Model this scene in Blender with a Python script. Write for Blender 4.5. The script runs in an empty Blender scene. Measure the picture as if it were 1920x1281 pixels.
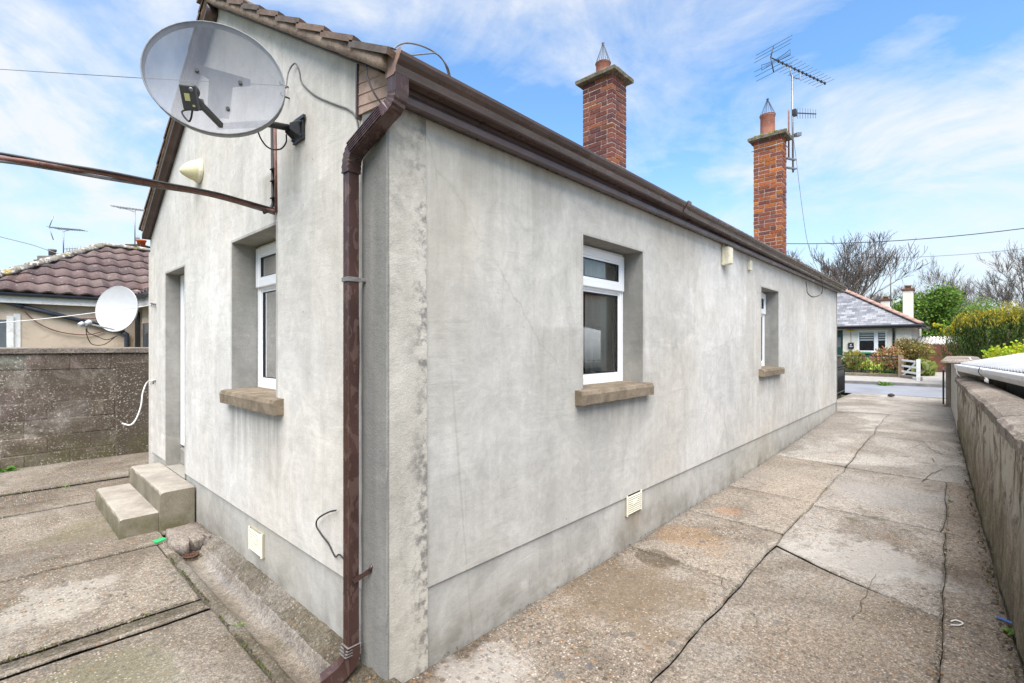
import bpy, bmesh, math, random
from mathutils import Vector, Matrix, noise as mnoise

random.seed(11)
R_ = math.radians
scene = bpy.context.scene
COL = scene.collection

# ------------------------------------------------------------------ camera model
FPX, CXP, HOR = 909.0, 960.0, 648.0
A = math.atan2(843.0, FPX)
F = Vector((math.cos(A), math.sin(A), 0))
RT = Vector((math.sin(A), -math.cos(A), 0))
CAM = Vector((-1.266, -1.962, 1.6))

def ray(x, y):
    return F + RT * ((x - CXP) / FPX) + Vector((0, 0, (HOR - y) / FPX))
def on_d(x, y, d): return CAM + ray(x, y) * d
def on_X(x, y, X):
    r = ray(x, y); return CAM + r * ((X - CAM.x) / r.x)
def on_Y(x, y, Y):
    r = ray(x, y); return CAM + r * ((Y - CAM.y) / r.y)
def on_Z(x, y, z=0.0):
    r = ray(x, y); return CAM + r * ((z - CAM.z) / r.z)

def lerp(a, b, t): return a + (b - a) * t
def gz(X):
    pts = [(-99, 0), (2.8, 0), (4.5, .015), (6.4, .04), (9.0, .12), (11.0, .2), (13, .21), (16, .2), (20.5, .2), (23.6, .24), (30, .3), (400, .3)]
    for (a, za), (b, zb) in zip(pts, pts[1:]):
        if X <= b: return lerp(za, zb, (X - a) / (b - a)) if X > a else za
    return .3

# ------------------------------------------------------------------ mesh builder
class MB:
    def __init__(s):
        s.v, s.f, s.m, s.sm, s.c = [], [], [], [], []
        s.mi, s.smooth, s.col = 0, False, None
    def vert(s, p): s.v.append(tuple(p)); return len(s.v) - 1
    def face(s, idx):
        s.f.append(tuple(idx)); s.m.append(s.mi); s.sm.append(s.smooth); s.c.append(s.col)
    def poly(s, pts): s.face([s.vert(p) for p in pts])
    def hexa(s, p):   # 8 points, bottom 4 then top 4
        i = [s.vert(q) for q in p]
        for a in ((3, 2, 1, 0), (4, 5, 6, 7), (0, 1, 5, 4), (1, 2, 6, 5), (2, 3, 7, 6), (3, 0, 4, 7)):
            s.face([i[k] for k in a])
    def box(s, x0, x1, y0, y1, z0, z1):
        s.hexa([(x0, y0, z0), (x1, y0, z0), (x1, y1, z0), (x0, y1, z0), (x0, y0, z1), (x1, y0, z1), (x1, y1, z1), (x0, y1, z1)])
    def obox(s, c, ax, ay, az):   # centre and three half-axis vectors
        c, ax, ay, az = Vector(c), Vector(ax), Vector(ay), Vector(az)
        s.hexa([c - ax - ay - az, c + ax - ay - az, c + ax + ay - az, c - ax + ay - az,
                c - ax - ay + az, c + ax - ay + az, c + ax + ay + az, c - ax + ay + az])
    def bar(s, a, b, w, h, up=(0, 0, 1)):
        a, b = Vector(a), Vector(b); d = (b - a); L = d.length; d.normalize()
        up = Vector(up)
        if abs(d.dot(up)) > .98: up = Vector((0, 1, 0))
        x = d.cross(up).normalized(); y = x.cross(d).normalized()
        s.obox((a + b) / 2, d * (L / 2), x * (w / 2), y * (h / 2))
    def tube(s, pts, r, n=8, cap=True, closed=False):
        pts = [Vector(p) for p in pts]
        k = len(pts)
        rr = r if isinstance(r, (list, tuple)) else [r] * k
        rings = []; ref = None
        for i, p in enumerate(pts):
            d = (pts[min(i + 1, k - 1)] - pts[max(i - 1, 0)])
            if d.length < 1e-9: d = Vector((0, 0, 1))
            d.normalize()
            if ref is None:
                ref = Vector((0, 0, 1)) if abs(d.z) < .9 else Vector((1, 0, 0))
            x = ref - d * ref.dot(d)
            if x.length < 1e-6: x = d.orthogonal()
            x.normalize(); ref = x; y = d.cross(x)
            rings.append([s.vert(p + (x * math.cos(2 * math.pi * j / n) + y * math.sin(2 * math.pi * j / n)) * rr[i]) for j in range(n)])
        sm = s.smooth; s.smooth = n > 4
        for a, b in zip(rings, rings[1:]):
            for j in range(n):
                s.face((a[j], a[(j + 1) % n], b[(j + 1) % n], b[j]))
        s.smooth = sm
        if cap:
            s.face(rings[0][::-1]); s.face(rings[-1])
    def lathe(s, prof, o=(0, 0, 0), axis=(0, 0, 1), n=20, caps=False):
        o = Vector(o); axis = Vector(axis).normalized()
        x = axis.orthogonal().normalized(); y = axis.cross(x)
        rings = []
        for r, h in prof:
            rings.append([s.vert(o + axis * h + (x * math.cos(2 * math.pi * j / n) + y * math.sin(2 * math.pi * j / n)) * r) for j in range(n)])
        sm = s.smooth; s.smooth = True
        for a, b in zip(rings, rings[1:]):
            for j in range(n): s.face((a[j], a[(j + 1) % n], b[(j + 1) % n], b[j]))
        s.smooth = sm
        if caps: s.face(rings[0][::-1]); s.face(rings[-1])
    def prism(s, poly, e):     # 3D polygon extruded by e
        e = Vector(e); n = len(poly)
        a = [s.vert(p) for p in poly]; b = [s.vert(Vector(p) + e) for p in poly]
        s.face(a[::-1]); s.face(b)
        for i in range(n): s.face((a[i], a[(i + 1) % n], b[(i + 1) % n], b[i]))
    def loft(s, sec, caps=True):   # list of equal length loops
        L = [[s.vert(p) for p in q] for q in sec]; n = len(L[0])
        for a, b in zip(L, L[1:]):
            for j in range(n): s.face((a[j], a[(j + 1) % n], b[(j + 1) % n], b[j]))
        if caps: s.face(L[0][::-1]); s.face(L[-1])
    def build(s, name, mats, parent=None, bevel=0, recalc=True, seg=2, loc=None):
        me = bpy.data.meshes.new(name)
        vs = s.v
        if loc is not None:
            vs = [(a - loc[0], b - loc[1], c - loc[2]) for a, b, c in s.v]
        me.from_pydata(vs, [], s.f)
        if not isinstance(mats, (list, tuple)): mats = [mats]
        for m in mats: me.materials.append(m)
        me.polygons.foreach_set('material_index', s.m)
        me.polygons.foreach_set('use_smooth', s.sm)
        if any(c is not None for c in s.c):
            ca = me.color_attributes.new('Col', 'FLOAT_COLOR', 'CORNER')
            buf = []
            for f, c in zip(s.f, s.c):
                c = c or (1, 1, 1)
                buf.extend((c[0], c[1], c[2], 1.0) * len(f))
            ca.data.foreach_set('color', buf)
        if recalc:
            bm = bmesh.new(); bm.from_mesh(me); bmesh.ops.recalc_face_normals(bm, faces=bm.faces); bm.to_mesh(me); bm.free()
        me.update()
        o = bpy.data.objects.new(name, me); COL.objects.link(o)
        if parent is not None: o.parent = parent
        if loc is not None: o.location = loc
        if bevel:
            b = o.modifiers.new('bevel', 'BEVEL'); b.width = bevel; b.segments = seg; b.limit_method = 'ANGLE'; b.angle_limit = R_(40)
        return o

def tag(o, label=None, cat=None, group=None, kind=None):
    if label: o['label'] = label
    if cat: o['category'] = cat
    if group: o['group'] = group
    if kind: o['kind'] = kind
    return o
def thing(name, label, cat, group=None, loc=(0, 0, 0)):
    o = bpy.data.objects.new(name, None); COL.objects.link(o); o.location = loc
    o.empty_display_size = .2
    return tag(o, label, cat, group)
def struct(o): o['kind'] = 'structure'; return o

def spline(pts, n=10):
    pts = [Vector(p) for p in pts]; out = []
    P = [pts[0] * 2 - pts[1]] + pts + [pts[-1] * 2 - pts[-2]]
    for i in range(1, len(P) - 2):
        for k in range(n):
            t = k / n; a, b, c, d = P[i - 1], P[i], P[i + 1], P[i + 2]
            out.append(.5 * ((2 * b) + (c - a) * t + (2 * a - 5 * b + 4 * c - d) * t * t + (3 * b - a - 3 * c + d) * t ** 3))
    out.append(pts[-1]); return out

# ------------------------------------------------------------------ materials
class G:
    def __init__(s, name, rough=.8, spec=.3, metal=0):
        s.m = bpy.data.materials.new(name); s.m.use_nodes = True
        s.nt = s.m.node_tree; s.N = s.nt.nodes
        s.bsdf = s.N['Principled BSDF']
        s.bsdf.inputs['Roughness'].default_value = rough
        s.bsdf.inputs['Specular IOR Level'].default_value = spec
        s.bsdf.inputs['Metallic'].default_value = metal
        s._obj = None
    def put(s, sock, v):
        if isinstance(v, bpy.types.NodeSocket): s.nt.links.new(v, sock)
        elif isinstance(v, (tuple, list)):
            n = len(sock.default_value)
            sock.default_value = tuple(v) + (1,) * (n - len(v)) if n > len(v) else tuple(v)[:n]
        else:
            try: sock.default_value = v
            except TypeError: sock.default_value = (v,) * len(sock.default_value)
    def obj(s):
        if s._obj is None:
            s._obj = s.N.new('ShaderNodeTexCoord').outputs['Object']
        return s._obj
    def map(s, scale=(1, 1, 1), loc=(0, 0, 0), rot=(0, 0, 0), vec=None):
        n = s.N.new('ShaderNodeMapping'); s.put(n.inputs[0], vec or s.obj())
        n.inputs['Scale'].default_value = scale; n.inputs['Location'].default_value = loc; n.inputs['Rotation'].default_value = rot
        return n.outputs[0]
    def noise(s, scale, detail=4, rough=.55, vec=None, dist=0):
        n = s.N.new('ShaderNodeTexNoise'); s.put(n.inputs['Vector'], vec or s.obj())
        n.inputs['Scale'].default_value = scale; n.inputs['Detail'].default_value = detail
        n.inputs['Roughness'].default_value = rough; n.inputs['Distortion'].default_value = dist
        return n.outputs[0]
    def vor(s, scale, vec=None, feature='F1', rnd=1):
        n = s.N.new('ShaderNodeTexVoronoi'); s.put(n.inputs['Vector'], vec or s.obj())
        n.feature = feature; n.inputs['Scale'].default_value = scale; n.inputs['Randomness'].default_value = rnd
        return n
    def ramp(s, fac, stops, interp='LINEAR'):
        n = s.N.new('ShaderNodeValToRGB'); s.put(n.inputs[0], fac); cr = n.color_ramp; cr.interpolation = interp
        while len(cr.elements) < len(stops): cr.elements.new(.5)
        for e, (p, c) in zip(cr.elements, stops):
            e.position = p
            e.color = (c, c, c, 1) if isinstance(c, (int, float)) else (c[0], c[1], c[2], 1)
        return n.outputs[0]
    def mix(s, fac, a, b, mode='MIX'):
        n = s.N.new('ShaderNodeMix'); n.data_type = 'RGBA'; n.blend_type = mode; n.clamp_factor = True
        s.put(n.inputs[0], fac); s.put(n.inputs[6], a); s.put(n.inputs[7], b)
        return n.outputs[2]
    def math(s, op, a, b=0.0, c=0.0, clamp=False):
        n = s.N.new('ShaderNodeMath'); n.operation = op; n.use_clamp = clamp
        s.put(n.inputs[0], a); s.put(n.inputs[1], b); s.put(n.inputs[2], c); return n.outputs[0]
    def range(s, v, a, b, c=0.0, d=1.0, smooth=True):
        n = s.N.new('ShaderNodeMapRange'); n.interpolation_type = 'SMOOTHSTEP' if smooth else 'LINEAR'
        s.put(n.inputs[0], v)
        for k, x in enumerate((a, b, c, d)): n.inputs[k + 1].default_value = x
        return n.outputs[0]
    def sep(s, vec=None):
        n = s.N.new('ShaderNodeSeparateXYZ'); s.put(n.inputs[0], vec or s.obj()); return n.outputs
    def comb(s, x, y, z):
        n = s.N.new('ShaderNodeCombineXYZ')
        for i, v in enumerate((x, y, z)): s.put(n.inputs[i], v)
        return n.outputs[0]
    def attr(s, name='Col'):
        n = s.N.new('ShaderNodeAttribute'); n.attribute_name = name; return n.outputs['Color']
    def bump(s, h, strength=.5, dist=.01, normal=None):
        n = s.N.new('ShaderNodeBump'); s.put(n.inputs['Height'], h)
        n.inputs['Strength'].default_value = strength; n.inputs['Distance'].default_value = dist
        if normal is not None: s.put(n.inputs['Normal'], normal)
        return n.outputs[0]
    def out(s, color=None, rough=None, normal=None):
        if color is not None: s.put(s.bsdf.inputs['Base Color'], color)
        if rough is not None: s.put(s.bsdf.inputs['Roughness'], rough)
        if normal is not None: s.put(s.bsdf.inputs['Normal'], normal)
        return s.m

def simple(name, col, rough=.6, var=.25, scale=6, spec=.3, metal=0, bump=0, bscale=60, dirt=None):
    g = G(name, rough, spec, metal)
    a = tuple(c * (1 - var) for c in col); b = tuple(min(1, c * (1 + var)) for c in col)
    c = g.mix(g.ramp(g.noise(scale, 6, .6), [(.3, 0), (.7, 1)]), a, b)
    if dirt:
        c = g.mix(g.ramp(g.noise(scale * 2.3, 8, .7, dist=.5), [(.52, 0), (.7, 1)]), c, dirt)
    nrm = g.bump(g.noise(bscale, 5, .6), bump, .004) if bump else None
    return g.out(c, None, nrm)

def attr_mat(name, rough=.7, var=.3, scale=12, bump=.4, bscale=80, spec=.25, extra=None):
    g = G(name, rough, spec)
    c = g.attr()
    n = g.ramp(g.noise(scale, 6, .65), [(.25, 1 - var), (.75, 1 + var * .6)])
    c = g.mix(1.0, c, n, 'MULTIPLY')
    if extra: c = extra(g, c)
    return g.out(c, None, g.bump(g.noise(bscale, 6, .65), bump, .006))

def render_mat(name, light, dark, warm, axis, stains=(), corner=None):
    """weathered sand cement render: blotches, vertical run-off streaks and trowel marks"""
    g = G(name, .88, .2)
    x, y, z = g.sep()
    big = g.ramp(g.noise(.9, 5, .6, dist=.4), [(.3, 0), (.68, 1)])
    c = g.mix(big, dark, light)
    w = g.ramp(g.noise(.55, 4, .5, g.map(loc=(7, 3, 5))), [(.42, 0), (.66, .75)])
    c = g.mix(w, c, warm)
    if axis == 'X' and corner:
        k = g.math('MULTIPLY', g.range(x, .3, corner, 1, 0), g.ramp(g.noise(1.1, 6, .65, g.map(loc=(2, 7, 4)), dist=.8), [(.30, .25), (.62, .9)]))
        c = g.mix(k, c, (.43, .415, .375))
    # blotchy patches
    bl = g.ramp(g.noise(2.6, 9, .70, g.map(scale=(1, 1, .75), loc=(3, 1, 9)), dist=1.1), [(.36, .87), (.62, 1.04)])
    c = g.mix(1, c, bl, 'MULTIPLY')
    # vertical streaks
    st = g.noise(1, 7, .7, g.map(scale=(9, 9, .45)))
    c = g.mix(1, c, g.ramp(st, [(.30, .93), (.60, 1.02)]), 'MULTIPLY')
    st2 = g.noise(1, 5, .7, g.map(scale=(30, 30, 1.1), loc=(2, 2, 0)))
    c = g.mix(g.math('MULTIPLY', g.ramp(st2, [(.60, 0), (.72, 1)]), g.ramp(g.noise(1.4, 3), [(.45, 0), (.62, .32)])), c, (.24, .215, .17))
    # soft trowel swirls
    sw = g.noise(5, 6, .7, dist=2.2)
    c = g.mix(1, c, g.ramp(sw, [(.35, .90), (.65, 1.05)]), 'MULTIPLY')
    s1 = g.noise(1, 5, .6, g.map(scale=(2.2, 2.2, 15), rot=(.5, .5, 0)), dist=.5); s2 = g.noise(1, 5, .6, g.map(scale=(13, 13, 2.0), rot=(-.45, -.45, 0), loc=(3, 1, 1)), dist=.5)
    stroke = g.mix(g.ramp(g.noise(2.0, 3, .5, g.map(loc=(8, 8, 1))), [(.44, 0), (.56, 1)]), s1, s2)
    c = g.mix(1, c, g.ramp(stroke, [(.34, .95), (.5, 1.0), (.66, 1.03)]), 'MULTIPLY')
    patch = g.vor(.9, g.map(loc=(2, 5, 1), vec=g.comb(g.math('ADD', x, g.math('MULTIPLY', g.noise(2.5, 4), .5)), g.math('ADD', y, g.math('MULTIPLY', g.noise(2.5, 4), .5)), z)))
    c = g.mix(1, c, g.ramp(patch.outputs['Color'], [(.2, .94), (.8, 1.04)]), 'MULTIPLY')
    ck = g.vor(.55, g.map(scale=(1, 1, .55), loc=(4, 2, 6), vec=g.comb(g.math('ADD', x, g.math('MULTIPLY', g.noise(5, 6, .6), .22)), g.math('ADD', y, g.math('MULTIPLY', g.noise(5, 6, .6), .22)), z)), 'DISTANCE_TO_EDGE')
    cm = g.math('MULTIPLY', g.ramp(ck.outputs['Distance'], [(.0, 1), (.0028, 0)]), g.ramp(g.noise(.8, 3, .5, g.map(loc=(6, 3, 3))), [(.56, 0), (.63, .4)]))
    c = g.mix(cm, c, (.26, .24, .20))
    # fine grain and pinholes
    fine = g.noise(150, 4, .7)
    c = g.mix(1, c, g.ramp(fine, [(.3, .9), (.7, 1.08)]), 'MULTIPLY')
    pin = g.vor(16, g.map(loc=(1, 5, 2)))
    pm = g.math('MULTIPLY', g.ramp(pin.outputs['Distance'], [(.05, 1), (.10, 0)]), g.ramp(pin.outputs['Color'], [(.80, 0), (.84, .75)]))
    c = g.mix(pm, c, (.13, .12, .10))
    u = y if axis == 'Y' else x
    for (u0, u1, z1, L, amt, tint) in stains:
        m = g.math('MULTIPLY', g.range(u, u0 - .12, u0 + .06), g.range(u, u1 - .06, u1 + .12, 1, 0))
        m = g.math('MULTIPLY', m, g.range(z, z1 - L, z1 - .02))
        m = g.math('MULTIPLY', m, g.range(z, z1 - .0, z1 + .04, 1, 0))
        ss = g.ramp(g.noise(1, 6, .65, g.map(scale=(14, 14, .8), loc=(u0, u0, 1))), [(.32, .15), (.62, 1)])
        c = g.mix(g.math('MULTIPLY', g.math('MULTIPLY', m, ss), amt, clamp=True), c, tint)
    # damp tide marks just above the ground
    dm = g.math('MULTIPLY', g.range(z, .02, .32, 1, 0), g.ramp(g.noise(4, 6, .65), [(.35, 0), (.65, .7)]))
    c = g.mix(dm, c, (.16, .145, .115))
    h = g.math('ADD', g.math('MULTIPLY', fine, .35), g.math('ADD', g.math('MULTIPLY', stroke, 1.1), g.noise(22, 5, .6)))
    return g.out(c, None, g.bump(h, .40, .007))

def concrete_mat(name, tint=None, stones=1.0, wet=False, rough=.9):
    """exposed aggregate concrete"""
    g = G(name, rough, .25)
    base = g.attr() if tint is None else tint
    c = g.mix(1, base, g.ramp(g.noise(1.3, 6, .6, dist=.5), [(.3, .74), (.7, 1.2)]), 'MULTIPLY')
    # worn smooth grey cement skin left in places
    skin = g.ramp(g.noise(.8, 7, .62, g.map(loc=(4, 8, 0)), dist=.4), [(.50, 0), (.63, 1)])
    c = g.mix(g.math('MULTIPLY', skin, .55), c, (.39, .36, .32))
    # rusty and mossy areas
    c = g.mix(g.ramp(g.noise(1.7, 6, .7, g.map(loc=(1, 6, 2))), [(.58, 0), (.76, .5)]), c, (.27, .17, .085))
    c = g.mix(g.ramp(g.noise(2.4, 7, .7, g.map(loc=(9, 2, 2))), [(.58, 0), (.70, .7)]), c, (.14, .12, .07))
    damp = g.ramp(g.noise(.62, 8, .62, g.map(loc=(5, 1, 7)), dist=1.0), [(.47, 0), (.56, .75)])
    c = g.mix(damp, c, g.mix(1, c, (.60, .57, .54), 'MULTIPLY'))
    grit = g.noise(120, 4, .75)
    c = g.mix(1, c, g.ramp(grit, [(.32, .30), (.68, 1.42)]), 'MULTIPLY')
    mid = g.noise(38, 5, .7)
    c = g.mix(1, c, g.ramp(mid, [(.30, .50), (.60, 1.14)]), 'MULTIPLY')
    keep = g.math('SUBTRACT', 1.0, g.math('MULTIPLY', skin, .75))
    dens = g.ramp(g.noise(1.1, 5, .6, g.map(loc=(3, 9, 1)), dist=.5), [(.38, .35), (.60, 1)])
    px_, py_, pz_ = g.sep()
    keep = g.math('MULTIPLY', g.math('MULTIPLY', keep, dens), g.range(px_, 2.5, 7.5, 1.0, .3))
    wob = g.math('MULTIPLY', g.noise(3.5, 6, .65), 1.0)
    def blob(cx, cy, r, col, amt):
        nonlocal c
        dx, dy = g.math('SUBTRACT', px_, cx), g.math('SUBTRACT', py_, cy)
        dd = g.math('SQRT', g.math('ADD', g.math('MULTIPLY', dx, dx), g.math('MULTIPLY', dy, dy)))
        m_ = g.range(g.math('ADD', g.math('DIVIDE', dd, r), g.math('MULTIPLY', g.math('SUBTRACT', wob, .5), 2.4)), .6, 1.0, 1, 0)
        c = g.mix(g.math('MULTIPLY', m_, amt), c, col)
    if tint is None:
        blob(1.55, -.34, .55, (.17, .125, .075), .5); blob(2.15, -.28, .18, (.07, .05, .03), .6); blob(3.55, -.34, .16, (.40, .19, .08), .35); blob(.35, -.25, .3, (.48, .45, .41), .5); blob(2.7, -.3, .35, (.32, .19, .085), .4)
        blob(5.2, -1.4, .6, (.30, .29, .28), .5); blob(3.2, -1.4, .5, (.47, .45, .42), .55); blob(-.9, 1.0, .35, (.17, .165, .09), .4); blob(-.65, 3.6, .4, (.17, .15, .09), .5); blob(-1.0, 2.2, .35, (.45, .42, .37), .5)
    for sc, lo, cols in ((24, .80, (.085, .065, .05)), (52, .62, (.095, .075, .06)), (37, .88, (.32, .16, .065)), (66, .78, (.60, .54, .47)), (13, .95, (.10, .10, .105)), (33, .84, (.16, .15, .15))):
        v = g.vor(sc, g.map(scale=(1, 1, .3), loc=(sc, sc * 1.7, 0)))
        cr = g.N.new('ShaderNodeSeparateColor'); g.put(cr.inputs[0], v.outputs['Color'])
        m = g.math('MULTIPLY', g.range(v.outputs['Distance'], .26, .42, 1, 0), g.math('GREATER_THAN', cr.outputs[0], lo))
        m = g.math('MULTIPLY', m, g.math('MULTIPLY', keep, .8 * stones))
        c = g.mix(m, c, cols)
    h = g.math('ADD', g.math('MULTIPLY', mid, 1.4), g.math('ADD', grit, g.math('MULTIPLY', g.noise(9, 4), 1.5)))
    n = g.bump(h, .85, .012)
    r = rough
    if wet:
        r = g.ramp(g.noise(3, 4), [(.35, .14), (.6, .38)]); g.bsdf.inputs['Specular IOR Level'].default_value = .6; n = g.bump(h, .10, .004)
    return g.out(c, r, n)

M = {}
ST = (.235, .215, .175)
M['gable'] = render_mat('gable_render', (.665, .645, .61), (.555, .535, .495), (.575, .53, .455), 'Y',
    [(1.18, 2.12, 1.2, .75, .75, (.25, .24, .21)), (1.30, 1.5, 2.7, .35, .5, (.22, .19, .14)), (.2, .75, 3.1, 1.9, .5, (.34, .325, .285)), (3.4, 3.55, .75, .4, .7, (.2, .18, .13)), (2.9, 3.05, 3.05, .4, .5, (.3, .28, .23)), (.95, 1.15, 2.85, .55, .5, (.3, .28, .23))])
M['side'] = render_mat('side_render', (.61, .592, .56), (.48, .46, .42), (.50, .455, .38), 'X',
    [(1.52, 2.50, 1.2, .36, .55, (.24, .225, .19)), (5.62, 6.56, 1.2, .34, .55, (.24, .225, .19)), (.2, .5, 2.6, 2.2, .65, (.36, .335, .28)), (1.0, 1.5, 1.7, .9, .45, (.27, .25, .21)), (4.30, 4.44, 2.55, .25, .8, (.2, .18, .15)), (7.4, 8.6, 2.7, .8, .4, (.32, .30, .26)), (.5, 1.3, 2.72, .55, .6, (.27, .25, .21)), (2.7, 3.6, 2.72, .45, .5, (.29, .27, .23)), (4.8, 5.3, 2.72, .6, .5, (.29, .27, .23)), (2.52, 2.66, 1.35, .5, .5, (.25, .23, .19))], 4.2)
M['plinth'] = render_mat('plinth_render', (.49, .48, .45), (.38, .37, .34), (.42, .39, .33), 'X', [(2.2, 2.4, .24, .25, .8, (.26, .19, .11))])
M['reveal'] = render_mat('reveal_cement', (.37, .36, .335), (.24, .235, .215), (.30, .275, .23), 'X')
def quoin():
    g = G('quoin_render', .9, .2)
    x, y, z = g.sep()
    c = g.mix(g.ramp(g.noise(2.2, 8, .7, g.map(scale=(1, 1, .7))), [(.36, 0), (.62, 1)]), (.36, .335, .285), (.52, .49, .43))
    sp = g.ramp(g.noise(21, 5, .60), [(.46, 0), (.62, 1)])
    reg = g.ramp(g.noise(2.0, 5, .6, g.map(loc=(3, 2, .9))), [(.42, 0), (.58, 1)])
    edge = g.math('ADD', g.range(x, .09, .2), g.math('MULTIPLY', reg, .5))
    c = g.mix(g.math('MULTIPLY', g.math('MULTIPLY', sp, edge), .85, clamp=True), c, (.21, .20, .18))
    top = g.math('MULTIPLY', g.range(z, 1.9, 2.65), g.ramp(g.noise(3, 6, .65), [(.38, 0), (.6, .8)]))
    c = g.mix(top, c, (.20, .195, .175))
    gab = g.math('MULTIPLY', g.range(x, -.013, -.006, 1, 0), g.ramp(g.noise(1, 6, .6, g.map(scale=(8, 8, .5))), [(.3, .7), (.65, 1)]))  # gable face darkened: the downpipe's shade, with stains, put into the colour
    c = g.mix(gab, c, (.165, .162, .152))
    fine = g.noise(130, 4, .7)
    c = g.mix(1, c, g.ramp(fine, [(.3, .88), (.7, 1.08)]), 'MULTIPLY')
    return g.out(c, None, g.bump(g.math('ADD', fine, g.math('MULTIPLY', g.noise(12, 6, .65), 2.5)), .4, .008))
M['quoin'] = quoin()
M['concrete'] = concrete_mat('aggregate_concrete')
M['channel'] = concrete_mat('wet_channel_concrete', (.25, .215, .175), .1, True)
M['fillet'] = concrete_mat('rough_mortar_fillet', (.175, .15, .11), .6)
def stepmat():
    g = G('step_concrete', .92, .2)
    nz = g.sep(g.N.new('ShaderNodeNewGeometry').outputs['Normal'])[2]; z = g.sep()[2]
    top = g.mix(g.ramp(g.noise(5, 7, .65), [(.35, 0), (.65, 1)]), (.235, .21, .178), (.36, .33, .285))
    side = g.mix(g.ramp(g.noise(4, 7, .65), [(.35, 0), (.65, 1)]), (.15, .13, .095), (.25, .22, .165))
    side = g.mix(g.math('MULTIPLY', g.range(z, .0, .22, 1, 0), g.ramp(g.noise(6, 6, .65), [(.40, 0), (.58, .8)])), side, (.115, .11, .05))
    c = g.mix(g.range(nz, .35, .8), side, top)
    c = g.mix(g.ramp(g.noise(11, 8, .75, dist=.5), [(.60, 0), (.72, .7)]), c, (.12, .10, .07))
    fine = g.noise(110, 4, .7); c = g.mix(1, c, g.ramp(fine, [(.3, .8), (.7, 1.15)]), 'MULTIPLY')
    return g.out(c, None, g.bump(g.math('ADD', fine, g.math('MULTIPLY', g.noise(25, 5), 1.2)), .5, .008))
M['step'] = stepmat()
M['sill'] = simple('sill_concrete', (.20, .16, .115), .92, .35, 9, .2, bump=.8, bscale=70, dirt=(.13, .105, .07))
def brown(name, col, rough):
    g = G(name, rough, .5)
    c = g.mix(g.ramp(g.noise(5, 7, .7, g.map(scale=(.4, 1, 1))), [(.35, 0), (.65, 1)]), tuple(k * .75 for k in col), tuple(k * 1.25 for k in col))
    c = g.mix(g.ramp(g.noise(2.2, 7, .7, g.map(loc=(3, 3, 3))), [(.57, 0), (.78, .4)]), c, (.24, .17, .13))
    return g.out(c, g.ramp(g.noise(9, 4), [(.3, rough - .1), (.7, rough + .15)]), g.bump(g.noise(20, 3), .05, .004))
M['gutter'] = brown('gutter_brown', (.072, .046, .037), .30)
M['fascia'] = brown('fascia_brown', (.075, .05, .046), .33)
def pipe():
    g = G('downpipe_brown', .32, .5)
    c = g.mix(g.ramp(g.noise(3, 5, .6), [(.4, 0), (.6, 1)]), (.040, .020, .017), (.062, .031, .026))
    fl = g.ramp(g.noise(26, 5, .55, g.map(scale=(1, 1, .45)), dist=.5), [(.54, 0), (.60, .55)])
    c = g.mix(fl, c, (.105, .064, .052))
    return g.out(c, g.ramp(fl, [(0, .25), (1, .55)]), g.bump(g.noise(40, 3), .06, .003))
M['pipe'] = pipe()
M['upvc'] = simple('white_upvc', (.80, .81, .82), .25, .03, 3, .5)
M['gasket'] = simple('black_gasket', (.02, .02, .022), .5, .1)
M['black'] = simple('black_metal', (.022, .022, .024), .42, .3, 20, .5, bump=.1)
M['cable'] = simple('black_cable', (.028, .027, .027), .5, .3, 30)
M['greycable'] = simple('grey_cable', (.16, .155, .15), .5, .3, 30)
M['redcable'] = simple('brown_cable', (.17, .075, .06), .5, .35, 14, dirt=(.26, .18, .16))
M['whitecable'] = simple('white_cable', (.74, .73, .70), .5, .1, 30)
M['cream'] = simple('cream_plastic', (.66, .62, .47), .45, .12, 12, .4, dirt=(.42, .37, .25))
M['ventback'] = simple('vent_slots', (.33, .31, .24), .6, .1, 12)
M['vent'] = simple('vent_plastic', (.74, .71, .58), .5, .08, 12, .4)
M['tile'] = attr_mat('cottage_tile', .9, .45, 9, .6, 70)
def verge():
    g = G('verge_mortar', .95, .15)
    c = g.mix(g.ramp(g.noise(5, 7, .7), [(.35, 0), (.65, 1)]), (.20, .145, .11), (.36, .28, .22))
    c = g.mix(g.ramp(g.noise(9, 8, .75, g.map(loc=(2, 4, 1))), [(.55, 0), (.68, .85)]), c, (.10, .085, .07))
    c = g.mix(g.ramp(g.noise(6, 8, .75, g.map(loc=(8, 1, 1))), [(.66, 0), (.72, .9)]), c, (.38, .30, .06))
    return g.out(c, None, g.bump(g.noise(40, 7, .7), .8, .015))
M['verge'] = verge()
M['brick'] = attr_mat('chimney_brick', .85, .5, 30, .7, 60)
M['mortar'] = simple('brick_mortar', (.46, .37, .31), .95, .35, 30, .1, bump=.6)
def caps():
    g = G('mossy_concrete_cap', .95, .15)
    c = g.mix(g.ramp(g.noise(8, 7, .7), [(.35, 0), (.65, 1)]), (.085, .08, .06), (.23, .205, .155))
    return g.out(c, None, g.bump(g.noise(30, 7, .7), .9, .02))
M['cap'] = caps()
def mossm():
    g = G('moss', .95, .1)
    c = g.mix(g.ramp(g.noise(25, 6, .7), [(.35, 0), (.65, 1)]), (.05, .06, .012), (.23, .22, .035))
    return g.out(c, None, g.bump(g.noise(70, 5, .7), 1, .02))
M['moss'] = mossm()
M['pot'] = simple('terracotta_pot', (.40, .165, .115), .75, .25, 10, .25, bump=.2, dirt=(.42, .30, .25))
M['galv'] = simple('galvanised_steel', (.24, .25, .27), .4, .2, 20, .5, .7)
M['wire'] = simple('wire_guard_steel', (.05, .06, .075), .5, .2, 20, .4, .4)
M['boards'] = simple('weathered_boards', (.40, .285, .23), .8, .22, 9, .2, bump=.3, dirt=(.24, .18, .13))
M['room'] = simple('room_plaster', (.52, .48, .40), .9, .06, 3)
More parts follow.
